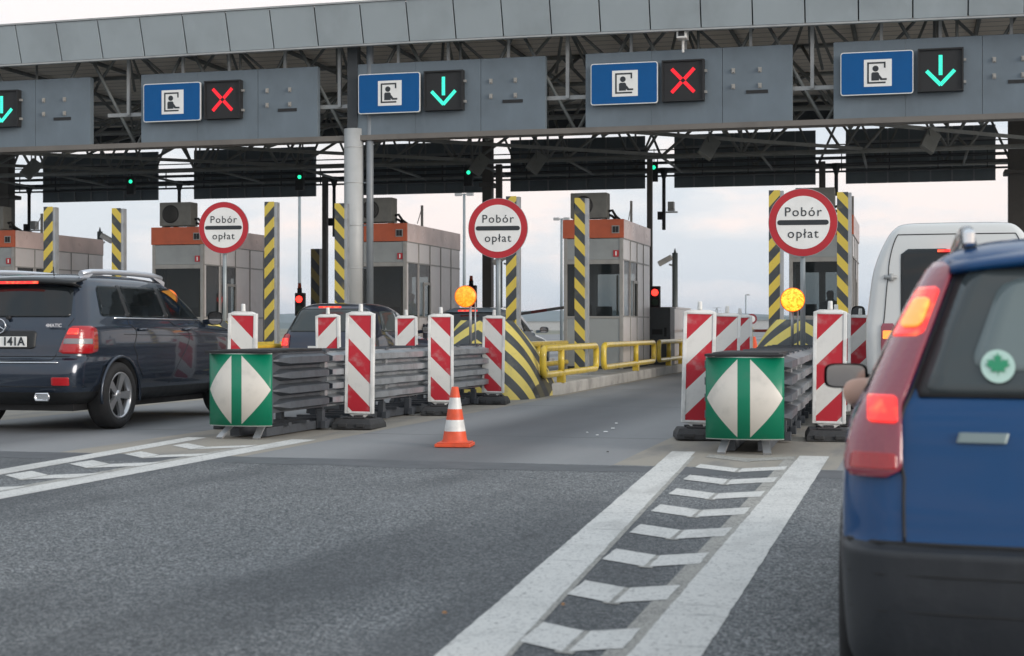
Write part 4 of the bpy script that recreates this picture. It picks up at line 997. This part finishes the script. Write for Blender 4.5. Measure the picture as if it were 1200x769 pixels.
        for i in range(spokes):
            a = 2*math.pi*i/spokes+.3
            for da in (-.0,):
                p0 = Vector((math.cos(a)*r_*.12, math.sin(a)*r_*.12, h*.68)); p1 = Vector((math.cos(a)*r_*.65, math.sin(a)*r_*.65, h*.82)); n_ = Vector((-math.sin(a), math.cos(a), 0))
                w0, w1 = r_*.085, r_*.13
                vs = [p0-n_*w0, p0+n_*w0, p1+n_*w1, p1-n_*w1]; vs += [v-Vector((0, 0, .03)) for v in vs]
                b.add(vs, [(0,1,2,3), (7,6,5,4), (0,4,5,1), (1,5,6,2), (2,6,7,3), (3,7,4,0)], 0, False, mx)
        b.build('rim', ALLOY, wh)
    def mirror(s, x, y, z, sg, mat, w_=.22, h_=.15, e=.7, gl=None):
        b = MB(); rows = []
        for i in range(9):
            q = i/8; rr_ = math.sin(math.pi*(q*.93+.035)); cy = q*.13
            f = min(1, (1-q)**.5*1.05) if q > .15 else .97
            rows.append([(sg*(.03 + w_/2) + f*w_/2*math.copysign(abs(math.cos(a))**e, math.cos(a)), cy, f*h_/2*math.copysign(abs(math.sin(a))**e, math.sin(a))) for a in [2*math.pi*j/24 for j in range(24)]])
        b.grid(rows, closed=True); b.add(rows[-1], [list(range(24))]); b.bar((-sg*.06, .09, -h_*.3), (sg*.06, .07, -h_*.2), .05, .06)
        o = b.build('wing_mirror', mat, s.t, (x, y, z))
        b = MB(); f = .88; ring = [(p[0]*1.0 if 0 else (sg*(.03+w_/2)+(p[0]-sg*(.03+w_/2))*f), .008, p[2]*f) for p in rows[0]]; b.add(ring, [list(range(24))]); b.build('mirror_glass', gl or M('mirror_glass', (.6, .55, .53), .08, 1).m, o)
        return o
K_ = lambda v: (lambda z: v)
def lerp(a, b_, z0, z1): return lambda z: a + (b_-a)*(z-z0)/(z1-z0)

# --- black sport utility vehicle at left
rows = [(.30, .16, 4.30, .78), (.36, .07, 4.42, .86), (.48, .01, 4.50, .905), (.62, .0, 4.52, .918), (.74, .03, 4.51, .92), (.80, .10, 4.49, .92), (.92, .11, 4.46, .925), (1.02, .13, 4.38, .92), (1.10, .15, 4.05, .91), (1.14, .17, 3.55, .895),
        (1.20, .20, 3.38, .875), (1.40, .30, 3.10, .80), (1.56, .38, 2.80, .735), (1.63, .43, 2.60, .69), (1.665, .52, 2.35, .62), (1.69, .70, 2.1, .48), (1.70, 1.0, 1.6, .2)]
c = Car(rows, rr=.20, rf=.45, br=.08, bf=.22, ts=.05, name='sport_utility_vehicle', label='black sport utility vehicle with silver roof rails cut off at left', loc=(-9.29, 14.12, 0))
SUVX = -9.29
cav = MB(); cr = []
for z, hw_, ya_, yb_ in ((.95, .80, .50, 3.0), (1.18, .80, .50, 3.18), (1.40, .72, .55, 2.94), (1.57, .655, .62, 2.62), (1.62, .58, .75, 2.4)): cr.append([(-hw_, ya_, z), (hw_, ya_, z), (hw_, yb_, z), (-hw_, yb_, z)])
cav.grid(cr, smooth=False, closed=True); cav.add(cr[0], [(0, 1, 2, 3)]); cav.add(cr[-1], [(0, 1, 2, 3)])
hole = MB(); q_ = 1.235
for pl_ in ([(.66, q_), (1.12, q_), (1.12, 1.548), (.77, 1.548)], [(1.20, q_), (2.01, q_), (1.99, 1.553), (1.20, 1.553)], [(2.10, q_), (3.22, q_), (3.04, 1.38), (2.76, 1.553), (2.08, 1.553)]):
    n_ = len(pl_); hole.add([(-1.2, y, z) for y, z in pl_] + [(1.2, y, z) for y, z in pl_], [list(range(n_)), list(range(n_, 2*n_))[::-1]] + [(i, (i+1) % n_, n_+(i+1) % n_, n_+i) for i in range(n_)])
c.body([PSUV, PLAS2, BLACK], lambda p: 1 if p.z < .44 else 0, wells=((.92, .375, .40), (3.68, .375, .40)), cuts=(cav, hole))
b = MB(); b.box(-.78, .78, .55, 2.98, .952, 1.0); b.build('cabin_floor', BLACK, c.t)
for sx in (-.38, .38):
    for ys, zt_ in ((1.05, 1.33), (1.95, 1.36)):
        b = MB(); b.box(sx-.24, sx+.24, ys, ys+.14, 1.0, zt_); b.box(sx-.12, sx+.12, ys+.02, ys+.12, zt_+.03, zt_+.19); b.box(sx-.05, sx+.05, ys+.05, ys+.08, zt_, zt_+.03); b.build('seat', CLOTH, c.t, bevel=.03)
X_, Y_ = c.tx, c.ty
gw = lambda y, sg=1: (lambda z: c.ty(y, z, sg))
c.patch('rear_window', GLS, 1.215, 1.545, lambda z: c.tx(-.70+.22*(z-1.2), z), lambda z: c.tx(.70-.22*(z-1.2), z), rad=.05)
sp_ = MB(); rws = []
for i in range(17):
    x = -.70+1.4*i/16; yc = .42+.05*(x/.7)**2; rws.append([(x, yc+.1, 1.66-.03*(x/.7)**2), (x, yc-.12, 1.62-.03*(x/.7)**2), (x, yc-.125, 1.59-.03*(x/.7)**2), (x, yc+.0, 1.56-.03*(x/.7)**2)])
sp_.grid(rws); o = sp_.build('roof_spoiler', PLAS2, c.t); sm = o.modifiers.new('t', 'SOLIDIFY'); sm.thickness = .012
b = MB(); b.box(-.28, .28, .285, .305, 1.572, 1.60); b.build('high_brake_light', TLB, c.t)
for sg in (1, -1):
    zz = 1.225
    c.patch('quarter_window', GLV, zz, 1.56, lambda z: c.ty(.62+.30*(z-zz), z, sg), lambda z: c.ty(1.13, z, sg), rad=.05)
    c.patch('rear_door_window', GLV, zz-.01, 1.565, lambda z: c.ty(1.19, z, sg), lambda z: c.ty(2.02-.06*(z-zz), z, sg), rad=.04)
    c.patch('front_door_window', GLV, zz-.02, 1.565, lambda z: c.ty(2.09-.06*(z-zz), z, sg), lambda z: c.ty(3.30-1.30*(z-zz)-.9*(z-zz)**2, z, sg), rad=.04)
    c.line('window_chrome', CHR, [(c.ty(.85, zz-.018, sg), zz-.018), (c.ty(3.1, zz-.03, sg), zz-.03)], .02, .004)
    for yy, z0_, z1_ in ((2.05, .46, 1.2), (3.14, .46, 1.17)): c.line('door_seam', BLACK, [(c.ty(yy, z0_, sg), z0_), (c.ty(yy+.02, z1_, sg), z1_)], .009)
    c.line('door_seam', BLACK, [(c.ty(1.42, .55, sg), .55), (c.ty(1.2, .9, sg), .9), (c.ty(1.14, 1.2, sg), 1.2)], .009)
    c.line('side_crease', BLACK, [(c.ty(1.0, 1.03, sg), 1.03), (c.ty(3.9, .99, sg), .99)], .007)
    for yy in (1.42, 2.5):
        b = MB(); p = c.pt(c.ty(yy, 1.08, sg), 1.08, .03); b.tube([p+Vector((-sg*.03, -.11, 0)), p+Vector((0, -.08, 0)), p+Vector((0, .08, 0)), p+Vector((-sg*.03, .11, 0))], .014, 8); b.build('door_handle', PSUV, c.t)
    # tail lamps: red over clear over red
    A = lambda z: c.tx(sg*(.62+.10*(z-.83)/.28), z); B_ = lambda z: c.ty(.46+.0*z, z, sg) if True else 0
    lamp = c.patch('tail_light', TLR, .83, 1.115, A, B_, .012, .03, thick=.012)
    c.patch('lit_section', TLB, 1.03, 1.09, lambda z: A(z)*1.03, lambda z: c.tx(sg*.80, z), .020, .01, parent=lamp, thick=.006)
    c.patch('clear_section', TLW, .93, .985, lambda z: A(z)*1.03, lambda z: c.ty(.36, z, sg), .020, .01, parent=lamp, thick=.006)
    c.patch('bumper_reflector', TLR, .50, .585, lambda z: c.tx(sg*.60, z), lambda z: c.tx(sg*.78, z), .008, .01)
    b = MB(); x0 = sg*.52; b.tube([(x0-.085, -.01, .375), (x0-.07, -.01, .415), (x0+.07, -.01, .415), (x0+.085, -.01, .375), (x0+.07, -.01, .345), (x0-.07, -.01, .345)], .012, 6, True); b.prism([(x0-.08, .35), (x0+.08, .35), (x0+.08, .41), (x0-.08, .41)], .0, .01); b.build('exhaust_tip', CHR, c.t)
    b = MB(); pts = [Vector((sg*(.60-.00*i), .62+.2*i, 1.70+.038*math.sin(math.pi*min(1, max(0, i/9.0)))**.35)) for i in range(10)]; b.tube([p_-Vector((0, 0, .012)) for p_ in pts], .032, 10); b.bar(pts[0]-Vector((0, .05, .09)), pts[1]-Vector((0, 0, .02)), .05, .05); b.bar(pts[-1]-Vector((0, -.05, .08)), pts[-2]-Vector((0, 0, .02)), .05, .05); b.build('roof_rail', M('satin_rail', (.62, .65, .7), .3, .7).m, c.t)
    for yp0, yp1 in ((1.125, 1.195), (2.0, 2.095)): c.patch('window_pillar', PLAS2, 1.22, 1.57, lambda z: c.ty(yp0, z, sg), lambda z: c.ty(yp1, z, sg), .003, 0, thick=.003)
    for y_ in (.92, 3.68):
        b = MB(); hw = .915; b.tube([(sg*(hw-.0), y_+.415*math.cos(a), .375+.415*math.sin(a)) for a in [R(-12+i*204/24) for i in range(25)]], .018, 8); b.build('arch_lip', PSUV, c.t)
        c.wheel(sg*.80, y_, .365, .24)
    c.mirror(sg*.90, 3.0, 1.22, sg, PSUV, .2, .17)
c.line('tailgate_seam', BLACK, [(c.tx(.73, 1.2), 1.2), (c.tx(.70, 1.12), 1.12)], .008); c.line('bumper_seam', BLACK, [(-1.9, .80), (1.9, .80)], .012)
c.line('tailgate_seam', BLACK, [(c.tx(.60, .83), .83), (c.tx(.57, .76), .76), (c.tx(0, .75), .75)], .008)
c.line('bumper_chrome', CHR, [(c.tx(-.66, .735), .735), (c.tx(.66, .735), .735)], .018, .006); c.line('lower_bumper_seam', BLACK, [(-1.95, .485), (1.95, .485)], .010)
c.patch('plate_recess', PLAS2, .88, 1.07, lambda z: c.tx(-.34, z), lambda z: c.tx(.36, z), .003, .03)
b = MB(); b.box(-.27, .27, .098, .106, .90, 1.01); pl_ = b.build('number_plate', WHT, c.t, bevel=.004); text_part('141A', .122, INK, pl_, (.115, .095, .955), bold=.003)
text_part('4MATIC', .052, CHR, c.t, (.57, .135, 1.125), rz=4, depth=.004, name='badge_lettering', bold=.001)
b = MB(); b.tube([(-.07+.075*math.cos(a), .118, 1.12+.075*math.sin(a)) for a in [2*math.pi*i/32 for i in range(32)]], .007, 8, True)
for a in (90, 210, 330): b.bar((-.07, .118, 1.12), (-.07+.072*math.cos(R(a)), .118, 1.12+.072*math.sin(R(a))), .012, .008)
b.build('badge', CHR, c.t)
b = MB(); b.tube([(.35, .50, 1.66), (.35, .48, 1.76)], .006, 6); b.build('aerial', BLACK, c.t)
b = MB(); b.tube([(.0, .22, 1.22), (.05, .235, 1.25), (.35, .25, 1.24)], .008, 6); b.cyl((0, .16, 1.21), (0, .24, 1.21), .022, n=10); b.build('rear_wiper', BLACK, c.t)
b = MB(); b.box(-.7, .7, .3, 4.1, .22, .34); b.build('underbody', BLACK, c.t)

# --- generic hatchback for the queue
def hatch(name, label, loc, rz, paint, L_=4.1, H=1.47, Wd=.86, lit=True, glassm=GLS):
    k = H/1.47
    rows = [(.22, .12, L_-.12, Wd-.1), (.32, .03, L_-.02, Wd-.03), (.46*k, 0, L_, Wd), (.62*k, .03, L_-.02, Wd), (.74*k, .08, L_-.12, Wd), (.84*k, .11, L_-.5, Wd-.01), (.92*k, .14, L_-1.05, Wd-.03),
            (.98*k, .18, L_-1.2, Wd-.05), (1.2*k, .34, L_-1.6, Wd-.13), (1.34*k, .45, L_-1.9, Wd-.19), (1.41*k, .56, L_-2.1, Wd-.27), (1.455*k, .75, L_-2.3, Wd-.42), (1.47*k, 1.1, L_-2.6, Wd-.68)]
    c = Car(rows, rr=.2, rf=.4, br=.09, bf=.2, ts=.05, name=name, label=label, loc=loc, rz=rz, group='cars queuing ahead')
    c.body([paint, PLAS2], lambda p: 1 if p.z < .3 else 0, wells=((.75, .30, .34), (L_-.85, .30, .34)))
    zb = .99*k; zt = 1.36*k
    c.patch('rear_window', glassm, zb, zt, lambda z: c.tx(-(Wd-.19)+.2*(z-zb), z), lambda z: c.tx((Wd-.19)-.2*(z-zb), z), rad=.06)
    for sg in (1, -1):
        c.patch('side_window', glassm, zb, 1.33*k, lambda z: c.ty(.72+.45*(z-zb), z, sg), lambda z: c.ty(1.62, z, sg), rad=.05)
        c.patch('side_window', glassm, zb, 1.33*k, lambda z: c.ty(1.7, z, sg), lambda z: c.ty(L_-1.32-1.1*(z-zb), z, sg), rad=.04)
        l_ = c.patch('tail_light', TLR, .66*k, .95*k, lambda z: c.tx(sg*(Wd-.24), z), lambda z: c.ty(.30, z, sg), .012, .03, thick=.01)
        if lit: c.patch('lit_section', TLB, .76*k, .88*k, lambda z: c.tx(sg*(Wd-.22), z), lambda z: c.tx(sg*(Wd-.08), z), .02, .01, parent=l_, thick=.005)
        c.wheel(sg*(Wd-.12), .75, .30, .19); c.wheel(sg*(Wd-.12), L_-.85, .30, .19); c.mirror(sg*(Wd-.04), L_-1.4, 1.02*k, sg, paint, .2, .14)
        b = MB(); p = c.pt(c.ty(1.5, .87*k, sg), .87*k, .02); b.tube([p+Vector((-sg*.02, -.09, 0)), p, p+Vector((-sg*.02, .09, 0))], .014, 6); b.build('door_handle', paint, c.t)
    b = MB(); b.box(-.2, .2, .36, .39, 1.375*k, 1.405*k); b.build('high_brake_light', TLB, c.t)
    c.line('bumper_seam', BLACK, [(-2.0, .60*k), (2.0, .60*k)], .01)
    b = MB(); b.box(-.26, .26, .02, .045, .66*k, .76*k); b.build('number_plate', WHT, c.t)
    return c
ch = hatch('estate_car', 'dark blue family car behind the left ribbed rail and guide panels', (-9.62, 24.0, 0), 0, PNAVY, 4.1, 1.54, .89, glassm=GLC)
ch2 = hatch('hatchback', 'dark car with silver side behind the middle amber lamp, red brake light lit', (-8.62, 28.9, 0), R(-1), PSIL, 4.2, 1.53, .86)

# --- white van
rows = [(.35, .10, 5.2, .86), (.5, .02, 5.3, .95), (.7, .0, 5.32, .975), (1.0, .0, 5.25, .98), (1.15, .01, 5.0, .98), (1.25, .015, 4.55, .965), (1.7, .03, 4.2, .905), (2.05, .06, 3.85, .775), (2.18, .09, 3.65, .69), (2.245, .14, 3.45, .60), (2.27, .3, 3.2, .45), (2.275, .7, 2.9, .2)]
c = Car(rows, rr=.10, rf=.45, br=.03, bf=.2, ts=.015, name='delivery_van', label='white van with black rear window ahead of the blue car', cat='van', loc=(.46, 17.3, 0))
c.body([PWHT, PLAS2], lambda p: 1 if p.z < .5 else 0, wells=((.95, .35, .40), (4.4, .35, .40)))
for sg in (-1, 1):
    xa, xb = (-.59, -.03) if sg < 0 else (.03, .59)
    c.patch('rear_window', GLS, 1.15, 1.97, lambda z: c.tx(xa, z), lambda z: c.tx(xb, z), rad=.08)
    lp = c.patch('tail_light', TLD, .62, 1.15, lambda z: c.tx(sg*.65, z), lambda z: c.tx(sg*.80, z), .012, .02, thick=.012)
    c.patch('lit_section', TLO, .98, 1.07, lambda z: c.tx(sg*.67, z), lambda z: c.tx(sg*.78, z), .02, .01, parent=lp, thick=.005)
    c.patch('lit_section', TLB, .74, .86, lambda z: c.tx(sg*.67, z), lambda z: c.tx(sg*.78, z), .02, .01, parent=lp, thick=.005)
    for z in (.85, 1.66):
        b = MB(); p = c.pt(c.tx(sg*.69, z), z, .015); b.cyl(p-Vector((sg*.06, 0, 0)), p+Vector((sg*.08, .0, 0)), .02, n=10); b.cyl(p-Vector((0, 0, .04)), p+Vector((0, 0, .04)), .026, n=10); b.build('hinge', TRUSS2, c.t)
    c.line('door_seam', BLACK, [(c.tx(sg*.745, .6), .6), (c.tx(sg*.72, 1.7), 1.7), (c.tx(sg*.62, 2.13), 2.13)], .012)
    c.wheel(sg*.86, .95, .35, .22); c.wheel(sg*.86, 4.4, .35, .22)
    c.mirror(sg*1.06, 4.3, 1.27, sg, PLAS2, .2, .28, .6, GLS)
    c.line('side_groove', BLACK, [(c.ty(.3, .9, sg), .9), (c.ty(4.0, .9, sg), .9)], .02)
    c.patch('cab_window', GLS, 1.3, 1.95, lambda z: c.ty(3.2, z, sg), lambda z: c.ty(4.05-.55*(z-1.3), z, sg), rad=.05)
c.line('door_seam', BLACK, [(0.001, .6), (0.001, 2.12)], .012); c.line('roof_gutter', BLACK, [(c.tx(-.62, 2.13), 2.13), (c.tx(.62, 2.13), 2.13)], .012)
b = MB(); b.box(-.20, .05, .0, .02, 1.93, 1.96); b.build('high_brake_light', TLB, c.t)
b = MB(); b.box(-.26, .26, -.03, -.012, .62, .73); b.build('number_plate', WHT, c.t)
b = MB(); b.box(-.85, .85, -.08, .05, .38, .52); b.build('rear_step', PLAS2, c.t, bevel=.02)

# --- blue estate at right, nearest
rows = [(.10, .10, 3.9, .76), (.20, .03, 4.0, .815), (.38, .0, 4.05, .83), (.485, .0, 4.05, .835), (.51, .045, 4.05, .832), (.60, .06, 4.0, .832), (.70, .08, 3.95, .828), (.80, .10, 3.4, .81), (.86, .12, 3.05, .785), (.92, .15, 2.95, .75), (1.05, .235, 2.75, .69), (1.18, .325, 2.55, .622),
        (1.27, .39, 2.4, .572), (1.32, .45, 2.25, .53), (1.36, .60, 2.1, .44), (1.385, .85, 1.9, .32), (1.39, 1.15, 1.6, .15)]
c = Car(rows, rr=.17, rf=.4, br=.07, bf=.2, ts=.04, name='estate_car', label='blue estate car at the right edge with tall lit red tail light', loc=(.605, 4.22, 0))
c.body([PBLU, PLAS], lambda p: 1 if p.z < .507 else 0, wells=((.70, .29, .33), (3.2, .29, .33)))
GW = lambda z: .612 - .375*(z-.915)
c.patch('window_surround', PLAS2, .905, 1.285, lambda z: c.tx(-GW(z)+.008, z), lambda z: c.tx(GW(z)-.008, z), .004, .04)
c.patch('rear_window', GLC, .915, 1.275, lambda z: c.tx(-GW(z)+.03, z), lambda z: c.tx(GW(z)-.03, z), .007, .05)
c.patch('pale_glass_patch', M('painted_daylight_glass', (.15, .185, .185), .12, spec=.4).m, .975, 1.235, lambda z: c.tx(-GW(z)+.135, z), lambda z: c.tx(GW(z)-.135, z), .009, .05)  # opaque patch; its pale colour stands in for daylight seen through the cabin
for sg in (-1, 1):
    A = lambda z: c.tx(sg*(.632 if z < .88 else (.632-.425*(z-.88) if z < .92 else .615-.375*(z-.92))), z)
    def Bq(z):
        return sg*(1.74 + .22*max(0, min(1, (z-.8)/.4)))
    lp = c.patch('tail_light', TLD, .685, 1.285, A, Bq, .012, .04, nz=30, thick=.014)
    Ai = lambda z: A(z)+sg*.06; 
    c.patch('lit_section', TLO, 1.09, 1.175, lambda z: A(z)+sg*.10, lambda z: sg*1.72, .024, .02, parent=lp, thick=.005)
    c.patch('lit_section', TLB, 1.065, 1.21, lambda z: A(z)+sg*.04, lambda z: sg*1.86, .018, .02, parent=lp, thick=.005)
    c.patch('lit_section', TLB, .828, .898, lambda z: c.tx(sg*.64, z), lambda z: c.tx(sg*.715, z), .022, .01, parent=lp, thick=.005)
    c.patch('reflector', TLR, .705, .75, lambda z: c.tx(sg*.645, z), lambda z: sg*1.6, .020, .01, parent=lp, thick=.005)
    c.line('tailgate_seam', BLACK, [(A(.515)*.985, .515), (A(.685)*.985, .685), (A(.88)*.985, .88), (A(1.08)*.98, 1.08), (A(1.28)*.97, 1.28)], .010)
    c.patch('side_window', GLS, .90, 1.25, lambda z: c.ty(.62+.35*(z-.9), z, sg), lambda z: c.ty(1.45, z, sg), rad=.04)
    c.patch('side_window', GLS, .90, 1.25, lambda z: c.ty(1.52, z, sg), lambda z: c.ty(2.7-.9*(z-.9), z, sg), rad=.04)
    c.wheel(sg*.73, .70, .29, .18); c.wheel(sg*.73, 3.2, .29, .18)
    b = MB(); pts = [Vector((sg*(.44), .60+.2*i, 1.355+.065*min(1, math.sin(math.pi*min(1, max(0, (i+.0)/9.0)))**.3))) for i in range(10)]; b.tube(pts, .022, 10); b.build('roof_rail', PLAS2 if 0 else M('dark_rail', (.10, .11, .12), .2, .6, coat=.5).m, c.t)
    b = MB(); b.box(sg*.44-.018, sg*.44+.018, .58, .66, 1.345, 1.40); b.build('rail_foot', CHR, c.t, bevel=.012)
c.line('bumper_seam', BLACK, [(-2.1, .509), (2.1, .509)], .014); c.line('bumper_groove', BLACK, [(-2.1, .43), (2.1, .43)], .006); c.line('bumper_groove', BLACK, [(-2.1, .33), (2.1, .33)], .006)
b = MB(); rws = []
for i in range(17):
    x = -.50+1.0*i/16; q = (x/.50)**2; rws.append([(x, .55+.05*q, 1.36-.04*q), (x, .36+.07*q, 1.318-.035*q), (x, .345+.07*q, 1.30-.035*q), (x, .38+.07*q, 1.285-.035*q)])
b.grid(rws); o = b.build('roof_spoiler', PBLU, c.t); sm = o.modifiers.new('t', 'SOLIDIFY'); sm.thickness = .01
bd = c.patch('badge_strip', worn('badge_grey', (.22, .27, .27), .4, .4), .785, .812, lambda z: c.tx(-.49+.3*(z-.785), z), lambda z: c.tx(-.36+.3*(z-.785), z), .006, .0, thick=.006)
for x_ in (0,):
    p = c.pt(c.tx(-.06, 1.005), 1.005, .012)
# round maple leaf sticker inside the rear window
cx_, cz_ = -.376, .985; n = 28
def onr(x, z, off): return c.pt(c.tx(x, z), z, off)
b = MB(); b.add([onr(cx_+.045*math.cos(2*math.pi*i/n), cz_+.045*math.sin(2*math.pi*i/n), .017) for i in range(n)], [list(range(n))]); st = b.build('sticker', worn('sticker_pale', (.45, .62, .55), .5), c.t)
leaf = [(0, -.9), (.06, -.4), (.55, -.5), (.42, -.25), (.9, .05), (.7, .15), (.78, .45), (.5, .38), (.42, .5), (.2, .25), (.3, .75), (.12, .68), (0, 1.0)]
leaf = leaf + [(-x, z) for x, z in leaf[-2:0:-1]]
b = MB(); b.add([onr(cx_+.036*x, cz_+.036*z, .021) for x, z in leaf], [list(range(len(leaf)))]); b.build('maple_leaf', worn('leaf_green', (.02, .25, .12), .5), st)
c.mirror(-.75, 2.15, .905, -1, PLAS2, .18, .105, .45); c.mirror(.80, 2.15, .93, 1, PLAS2, .20, .12)
b = MB(); b.box(-.6, .6, .3, 3.6, .14, .26); b.build('underbody', BLACK, c.t)
J = list(SEAT_J); J[7] = (.40-.0, .05, .30); J[6] = (.22, .03, .46); J[8] = (.33, -.16, .36); J[9] = (.28, -.25, .40)
J[10] = (-.19, .03, .48); J[11] = (-.26, -.03, .22); J[12] = (-.22, -.27, .14); J[13] = (-.19, -.36, .16)
person('person', 'driver of the blue car with a bare elbow out of the side window', (.225, 5.75, .46), R(180), [(x, y, z*.9+.0) if i != 7 else (.455, y, .41) for i, (x, y, z) in enumerate(J)], SEAT_E, [r_*(.9 if i not in (7,) else 1.1) for i, r_ in enumerate(SEAT_R)], ([CLOTH, SKIN, HAIR], lambda c_: 2 if c_.z > .7 else (1 if (c_.z > .52 or c_.x > .27) else 0)))

# ------------------------------------------------------------------ litter on the road
for i, (px, py) in enumerate(((688, 509), (700, 512), (710, 508), (718, 504), (722, 498), (521, 723), (660, 713), (712, 532))):
    Z = 1787*1.1/(py-385); u = (px-600)/1787; s_, c_ = math.sin(R(YAW)), math.cos(R(YAW)); X, Y = Z*(u*c_-s_), Z*(u*s_+c_)
    b = MB(); r_ = random.uniform(.012, .03) if i < 5 else .012
    k = 7; ring = [(r_*random.uniform(.6, 1.2)*math.cos(2*math.pi*j/k), r_*random.uniform(.6, 1.2)*math.sin(2*math.pi*j/k)) for j in range(k)]
    b.add([(x, y, 0) for x, y in ring] + [(x*.7, y*.7, .008) for x, y in ring], [list(range(k))[::-1], list(range(k, 2*k))] + [(j, (j+1) % k, k+(j+1) % k, k+j) for j in range(k)])
    lbs_ = ['leftmost white paper scrap on the concrete lane', 'white paper scrap second from left on the concrete lane', 'white paper scrap in the middle of five on the concrete', 'white paper scrap second from right on the concrete lane', 'rightmost white paper scrap on the concrete lane', 'tiny orange scrap on the dark asphalt near the photo bottom', 'tiny orange scrap between the painted chevrons', 'small dark scrap near the tar seam']
    tag(b.build('litter', [WHT, worn('butt_tan', (.42, .22, .10), .7), BLACK][0 if i < 5 else (1 if i < 7 else 2)], None, (X, Y, .012)), lbs_[i], 'litter', 'litter on the road')
bpy.context.view_layer.update()
